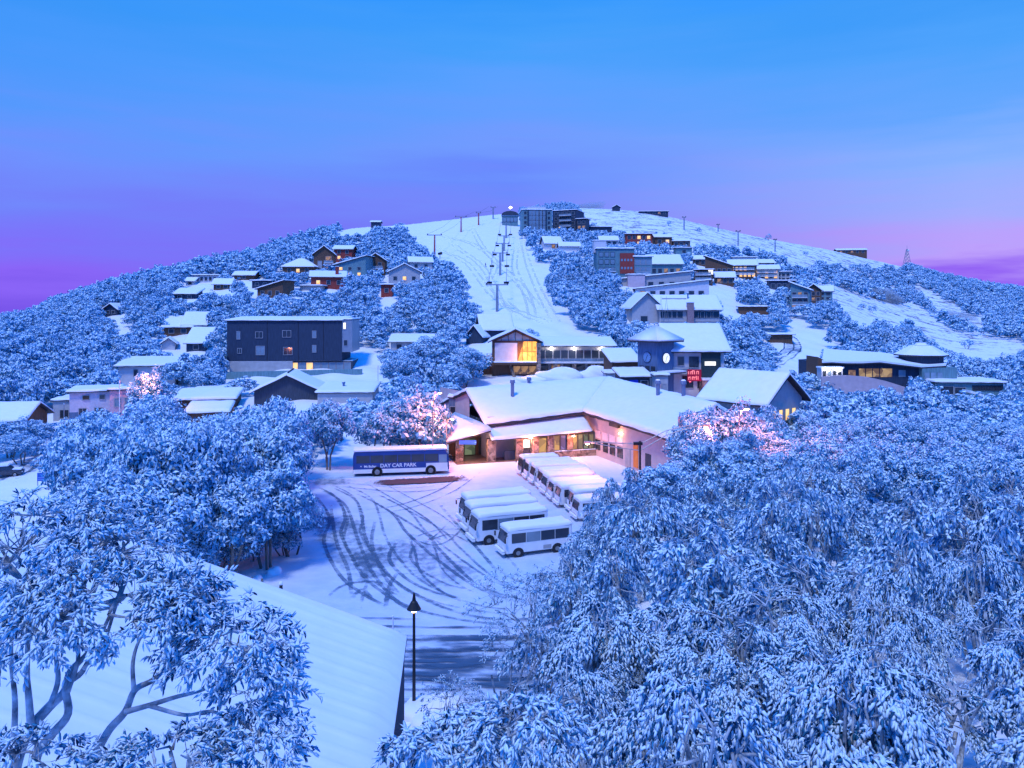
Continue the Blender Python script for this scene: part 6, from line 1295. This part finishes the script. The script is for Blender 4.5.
# curved twin-arm mast by the lodge wing
q = P(640, 482, 80); q.z = g1(q.x, q.y); r_ = empty('curved_light_mast', q, 0, 'steel light mast with two long curving arms in front of the lodge wing', 'light mast'); hz = P(640, 443, 80).z - q.z
m_ = MB(); m_.tube([(0, 0, -.3), (0, 0, hz + .2)], .12, 8); m_.box(-.7, .25, -.2, .2, hz - .2, hz + .1); m_.build('mast', M_black, r_)
for tx, tz, nm in ((7.0, 1.9, 'right'), (-5.6, .1, 'left')):
    for dz in (0, -.5):
        m_ = MB(); m_.tube([(0, 0, hz - .1 + dz * 1.4), (tx * .4, 0, hz - .1 + tz * .75 + dz), (tx * .75, 0, hz + tz * 1.0 + dz * .5), (tx, 0, hz + tz)], .05, 6); m_.build('curved_arm', M_steel, r_)
    m_ = MB(); m_.box(tx - .35, tx + .35, -.18, .18, hz + tz - .15, hz + tz + .08); o = m_.build('lamp_head', M_steel, r_); m_ = MB(); m_.ball((tx, 0, hz + tz - .2), .17, 0, 5, (1.2, .8, .5)); m_.build('bulb', M_lamp, o)
    o = LampLight('lamp_light', (tx, -.2, hz + tz - .6), 700, (1, .26, .18), .15); o.parent = r_
q = at(510.5, 216); 
r_ = empty('floodlight_mast', q, 0, 'summit floodlight shining white above the top lift station', 'floodlight'); m_ = MB(); m_.tube([(0, 0, -.5), (0, 0, 5.2)], .12, 6); m_.build('pole', M_steel, r_)
m_ = MB(); m_.box(-.7, .7, -.2, .2, 5.2, 6.1); m_.build('lamp_head', M_steel, r_); m_ = MB(); m_.ball((0, -.5, 5.65), .95, 0, 6, (1, .35, .8)); m_.build('bulb', M_lampw, r_)
def bare_pole(label, px, pb, pt, D=None, r_=.06, m=None, name='marker_pole', cat='pole'):
    q = at(px, pb) if D is None else P(px, pb, D); h = (pb - pt) / F * q.y; m_ = MB(); m_.tube([(0, 0, -.5), (0, 0, h)], r_, 6, 0); m_.ball((0, 0, h), r_ * 1.3, 1, 4)
    o = m_.build(name, [m or M_steel, M_roof]); o.location = q; return props(o, label, cat)
bare_pole('pale marker pole beyond the corner of the corrugated roof', 393, 637, 617, None, .05, M_white)
bare_pole('short black bollard in the snow left of the car park tracks', 281, 596, 583.5, None, .12, M_black, 'bollard', 'bollard')
bare_pole('thin white pole in front of the rose coloured end of the two tone house', 119.5, 412, 381, 126, .07, M_white)
bare_pole('pale utility pole at the left corner of the two tone house', 64, 432, 404, 122, .07, M_steel, 'utility_pole')
bare_pole('thin street pole on the snowy path right of the dark apartment block', 378, 384, 366, None, .05, M_steel)
q = at(43, 490); r_ = empty('road_sign', q, R(8), 'blue notice board on two legs beside the left road', 'sign'); h = 17 / F * q.y
m_ = MB(); m_.box(-.65, .65, -.04, .04, h * .52, h, 0); m_.box(-.55, .55, -.055, -.041, h * .70, h * .74, 1); m_.box(-.55, .3, -.055, -.041, h * .60, h * .64, 1); m_.build('sign_board', [mat('sign_blue', (.03, .10, .42), .5, .1, 2), mat('sign_pale_blue', (.2, .3, .6), .5, .1, 2)], r_)
for x in (-.6, .6): m_ = MB(); m_.box(x - .05, x + .05, -.03, .03, -.4, h * .52 - .003); m_.build('leg', M_steel, r_)
m_ = MB(); m_.box(-.66, .66, -.08, .08, h + .003, h + .12); m_.build('snow_cover', M_roof, r_, bevel=.04)
def heap(name, px, py, rx, ry, rz, label=None):
    q = at(px, py); s_ = rng0.uniform(0, 9); me = bpy.data.meshes.new(name); bm = bmesh.new(); bmesh.ops.create_icosphere(bm, subdivisions=4, radius=1)
    for v in bm.verts:
        n_ = 1 + .16 * math.sin(v.co.x * 3.1 + s_) * math.cos(v.co.y * 2.7 - s_) + .08 * math.sin(v.co.z * 6 + v.co.x * 5 + s_); v.co = Vector((v.co.x * rx * n_, v.co.y * ry * n_, v.co.z * rz * n_))
    bm.to_mesh(me); bm.free(); me.materials.append(M_roof); me.polygons.foreach_set('use_smooth', [True] * len(me.polygons)); o = bpy.data.objects.new(name, me); COL.objects.link(o); o.location = q
    if label: props(o, label, 'boulder')
    else: props(o, kind='structure')
    return o
heap('snowy_boulder', 256, 582, .55, .5, .4, 'rounded snow covered boulder left of the black bollard'); heap('snowy_boulder', 274, 574, .6, .5, .45, 'snow covered boulder behind the black bollard at the grove edge')
for px, py, rx, rz in ((556, 379, 6, 2.2), (596, 377, 4.0, 2.2), (530, 381, 4, 1.0), (625, 398, 5, 1.2), (702, 392, 4, 1.5), (432, 715, 2.0, .8), (448, 722, 2.4, .7)): heap('snow_bank', px, py, rx, rx * .6, rz)
# fence rails behind the bollard
q0, q1 = at(232, 588), at(262, 592); m_ = MB()
for k in range(4): p = q0.lerp(q1, k / 3); m_.box(p.x - .06, p.x + .06, p.y - .06, p.y + .06, p.z - .3, p.z + .9)
m_.tube([q0 + Vector((0, -.08, .7)), q1 + Vector((0, -.08, .7))], .05, 5); props(m_.build('rail_fence', M_bark), 'short post and rail fence at the foot of the left grove', 'fence')
# ------------------------------------------------------------------ chairlifts
M_liftred = mat('lift_red_paint', (.42, .06, .03), .5, .1, 2)
def tower(px, pb, pt, col, label, group, arm=3.2):
    q = at(px, pb); h = (pb - pt) / F * q.y; r_ = empty('lift_tower', q, 0, label, 'lift tower', group)
    m_ = MB(); m_.tube([(0, 0, -1), (0, 0, h)], [.42, .28], 8); m_.build('pole', col, r_)
    m_ = MB(); m_.box(-arm, arm, -.22, .22, h - .2, h + .15); m_.build('crossarm', M_steel, r_)
    for x in (-arm + .3, arm - .3): m_ = MB(); m_.box(x - .16, x + .16, -1.4, 1.4, h + .153, h + .55); m_.build('sheave_train', M_black, r_)
    m_ = MB(); m_.tube([(.5, .3, -.3), (.5, .3, h - .2)], .06, 4); m_.build('ladder', M_steel, r_)
    return r_, Vector((q.x, q.y, q.z + h))
gA, gB = 'grey towers of the central chairlift', 'red towers of the left chairlift'
tw_ = [tower(497, 312, 285, M_steel, 'nearest grey tower of the central chairlift with a wide crossarm', gA, 3.6), tower(500, 276, 253.5, M_steel, 'second grey tower of the central chairlift going uphill', gA), tower(502.5, 262, 244, M_steel, 'third grey tower of the central chairlift going uphill', gA), tower(504, 251, 236, M_steel, 'fourth grey tower of the central chairlift going uphill', gA, 2.6), tower(506, 238, 223, M_steel, 'topmost grey tower of the central chairlift below the lift station', gA, 2.6)]
tr_ = [tower(434.5, 260, 235, M_liftred, 'nearest red tower of the left chairlift beside the treeline', gB, 3.6), tower(461, 232, 217, M_liftred, 'second red tower of the left chairlift below the crest', gB, 3.4), tower(478.5, 225, 213, M_liftred, 'third red tower of the left chairlift on the crest', gB, 1.6), tower(493, 219, 207.5, M_steel, 'thin grey tower of the left chairlift on the skyline', gB, 1.6)]
def chair(loc, label, group):
    r_ = empty('lift_chair', loc, 0, label, 'lift chair', group); m_ = MB(); m_.tube([(0, 0, 0), (0, .25, -1.2), (0, 0, -2.1)], .06, 5); m_.build('hanger', M_black, r_)
    m_ = MB(); m_.box(-.9, .9, -.3, .3, -2.6, -2.45); m_.build('seat', M_black, r_); m_ = MB(); m_.box(-.9, .9, .25, .33, -2.447, -1.8); m_.build('backrest', M_black, r_)
for L_, nm, gr in ((tw_, 'cable loop of the central chairlift', 'chairs of the central chairlift'), (tr_, 'cable loop of the left chairlift', None)):
    m_ = MB()
    for sx in (-1, 1):
        for k in range(len(L_) - 1):
            a_, c_ = L_[k][1] + Vector((sx * 2.9, 0, .5)), L_[k + 1][1] + Vector((sx * 2.9, 0, .5)); m_.tube([a_, a_.lerp(c_, .5) + Vector((0, 0, -1.2)), c_], .05, 4)
            if gr:
                nch = max(1, int((c_ - a_).length / 30))
                for j in range(nch):
                    t_ = (j + .5) / nch; chair(a_.lerp(c_, t_) + Vector((0, 0, -4.8 * t_ * (1 - t_))), 'empty chair hanging on the central chairlift cable above the ski run', gr)
    props(m_.build('lift_cable', M_black), nm, 'cable')
gC = 'thin lift poles on the upper snowfield'
for px, pb, pt, w_, lb in ((684, 230, 217.5, 1.2, 'thin lift pole on the upper snowfield, leftmost of four'), (718, 232, 225, 1.0, 'small lift pole on the snowfield skyline, second of four'), (738, 246, 231.5, 1.4, 'lift pole between groves below the snowfield skyline, third of four'), (775, 252, 240, 1.0, 'thin lift pole on the right snowfield, rightmost of four')): tower(px, pb, pt, M_steel, lb, gC, w_)
# skyline radio mast
q = at(907, 262.5); h = 19 / F * q.y; r_ = empty('radio_mast', q, 0, 'lattice radio mast on the right skyline', 'radio mast'); m_ = MB()
def lg(z): return 2.3 * (1 - z / h) + .35
zz = [h * k / 6 for k in range(7)]
for sx, sy in ((-1, -1), (1, -1), (1, 1), (-1, 1)): m_.tube([(sx * lg(z), sy * lg(z), z - (1 if z == 0 else 0)) for z in zz], .16, 5)
for k in range(6):
    a_, c_ = lg(zz[k]), lg(zz[k + 1])
    for (s0, s1) in (((-1, -1), (1, -1)), ((1, -1), (1, 1)), ((1, 1), (-1, 1)), ((-1, 1), (-1, -1))): m_.tube([(s0[0] * a_, s0[1] * a_, zz[k]), (s1[0] * c_, s1[1] * c_, zz[k + 1])], .09, 4); m_.tube([(s1[0] * a_, s1[1] * a_, zz[k]), (s0[0] * c_, s0[1] * c_, zz[k + 1])], .09, 4)
m_.build('lattice', M_steel, r_); m_ = MB(); m_.tube([(0, 0, h - .2), (0, 0, h + 3)], .10, 5); m_.build('antenna', M_steel, r_); m_ = MB(); m_.ball((.9, -.5, h * .93), .9, 0, 6, (1, .4, 1)); m_.build('dish', M_white, r_)
# snow gun and orange fence near the left chairlift
q = at(440, 258); r_ = empty('snow_gun', q, 0, 'dark snow gun on its stand beside the nearest red lift tower', 'snow gun'); m_ = MB(); m_.tube([(0, 0, -.2), (0, 0, 1.6)], .15, 6); m_.build('stand', M_black, r_); m_ = MB(); m_.tube([(-.9, -.3, 2.0), (.9, .3, 2.4)], [.55, .7], 12); m_.build('barrel', M_black, r_)
# skiers
def person(loc, rz, label, coat, legs):
    r_ = empty('skier', loc, rz, label, 'person', None)
    def skin(name, vs, es, rad, m, par):
        me = bpy.data.meshes.new(name); me.from_pydata(vs, es, []); o = bpy.data.objects.new(name, me); COL.objects.link(o); o.parent = par; me.materials.append(m)
        md = o.modifiers.new('skin', 'SKIN')
        for i, q in enumerate(me.skin_vertices[0].data): q.radius = (rad[i], rad[i]); q.use_root = i == 0
        o.modifiers.new('sub', 'SUBSURF').levels = 1; return o
    b_ = skin('body', [(0, 0, .95), (0, 0, 1.2), (0, .02, 1.42), (0, .02, 1.55), (0, 0, 1.68), (.18, 0, 1.40), (.30, -.10, 1.15), (.28, -.35, 1.05), (-.18, 0, 1.40), (-.30, -.10, 1.15), (-.28, -.35, 1.05), (.11, 0, .88), (.13, -.12, .5), (.13, 0, .08), (.13, -.16, .04), (-.11, 0, .88), (-.13, -.12, .5), (-.13, 0, .08), (-.13, -.16, .04)],
             [(0, 1), (1, 2), (2, 3), (3, 4), (2, 5), (5, 6), (6, 7), (2, 8), (8, 9), (9, 10), (0, 11), (11, 12), (12, 13), (13, 14), (0, 15), (15, 16), (16, 17), (17, 18)], [.16, .16, .15, .06, .11, .07, .055, .045, .07, .055, .045, .1, .075, .06, .05, .1, .075, .06, .05], coat, r_)
    for s_ in (-1, 1):
        m_ = MB(); m_.box(s_ * .13 - .05, s_ * .13 + .05, -.95, .75, -.02, .02); m_.build('ski', M_black, r_)
        m_ = MB(); m_.tube([(s_ * .3, -.36, 1.08), (s_ * .36, -.2, 0)], .012, 4); m_.build('ski_pole', M_steel, r_)
    m_ = MB(); m_.ball((0, 0, 1.74), .13, 0, 6); m_.build('helmet', legs, r_)
    return r_
person(at(564.5, 261), .3, 'skier in a dark jacket at the right edge of the run, left of a pair', M_slate, M_black); person(at(567.5, 262), -.2, 'skier in a dark jacket at the right edge of the run, right of a pair', M_navy, M_black); person(at(485.5, 267), .8, 'lone skier in a dark suit in the middle of the ski run', M_brown, M_black)
# shrubs poking out of the right slopes
gS = 'single shrubs on the open right slopes'
shr = clumpset(700, 3, 26, 20, .5, .3, .02)
for px, py, s_, lb in ((669, 226, .8, 'round shrub alone in the middle of the upper snowfield'), (768.5, 240.5, 1.1, 'dark round shrub on the snowfield skyline'), (967, 349, .9, 'single frosted tree on the bare right slope below the grove'), (862, 310, .7, 'left shrub of a scattered pair on the snowy right bank'), (872, 313, .8, 'right shrub of a scattered pair on the snowy right bank'), (846, 319, .6, 'small low shrub on the right bank above the grove'), (806, 256, .8, 'shrub on the snow strip of the right skyline'), (699, 232, .7, 'shrub at the lower edge of the upper snowfield')):
    me = shr[int(px) % 3]; q = at(px, py); place_tree(me[0], me[1], (q.x, q.y, q.z - .2), px, s_, lb, gS, 'frosted_shrub', s_ * .8)
# ------------------------------------------------------------------ snow blown off the slopes
def plume(px, py, D, rx, ry, rz, dens, rot=0):
    m = bpy.data.materials.new('blown_snow'); m.use_nodes = True; t = m.node_tree; t.nodes.remove(t.nodes['Principled BSDF']); v = t.nodes.new('ShaderNodeVolumePrincipled'); v.inputs['Color'].default_value = (.95, .95, .97, 1); v.inputs['Density'].default_value = dens
    t.links.new(v.outputs[0], t.nodes['Material Output'].inputs['Volume'])
    me = bpy.data.meshes.new('blown_snow'); bm = bmesh.new(); bmesh.ops.create_icosphere(bm, subdivisions=3, radius=1)
    for v_ in bm.verts: n_ = 1 + .2 * math.sin(v_.co.x * 4 + px) * math.cos(v_.co.z * 3); v_.co = Vector((v_.co.x * rx * n_, v_.co.y * ry * n_, v_.co.z * rz * n_))
    bm.to_mesh(me); bm.free(); me.materials.append(m); o = bpy.data.objects.new('blown_snow', me); COL.objects.link(o); o.location = P(px, py, D); o.rotation_euler = (0, rot, 0); props(o, kind='stuff')
for a_ in ((738, 262, 430, 12, 10, 5, .12, .3), (784, 288, 350, 8, 8, 4, .10, .3), (884, 296, 400, 9, 9, 4, .12, .3), (958, 322, 400, 12, 10, 6, .10, .4), (985, 335, 390, 12, 10, 5, .10, .4), (836, 283, 420, 9, 9, 5, .10, .3), (578, 209, 640, 26, 10, 4.2, .06, -.10), (590, 206, 650, 15, 8, 3.2, .05, -.2)): plume(*a_)
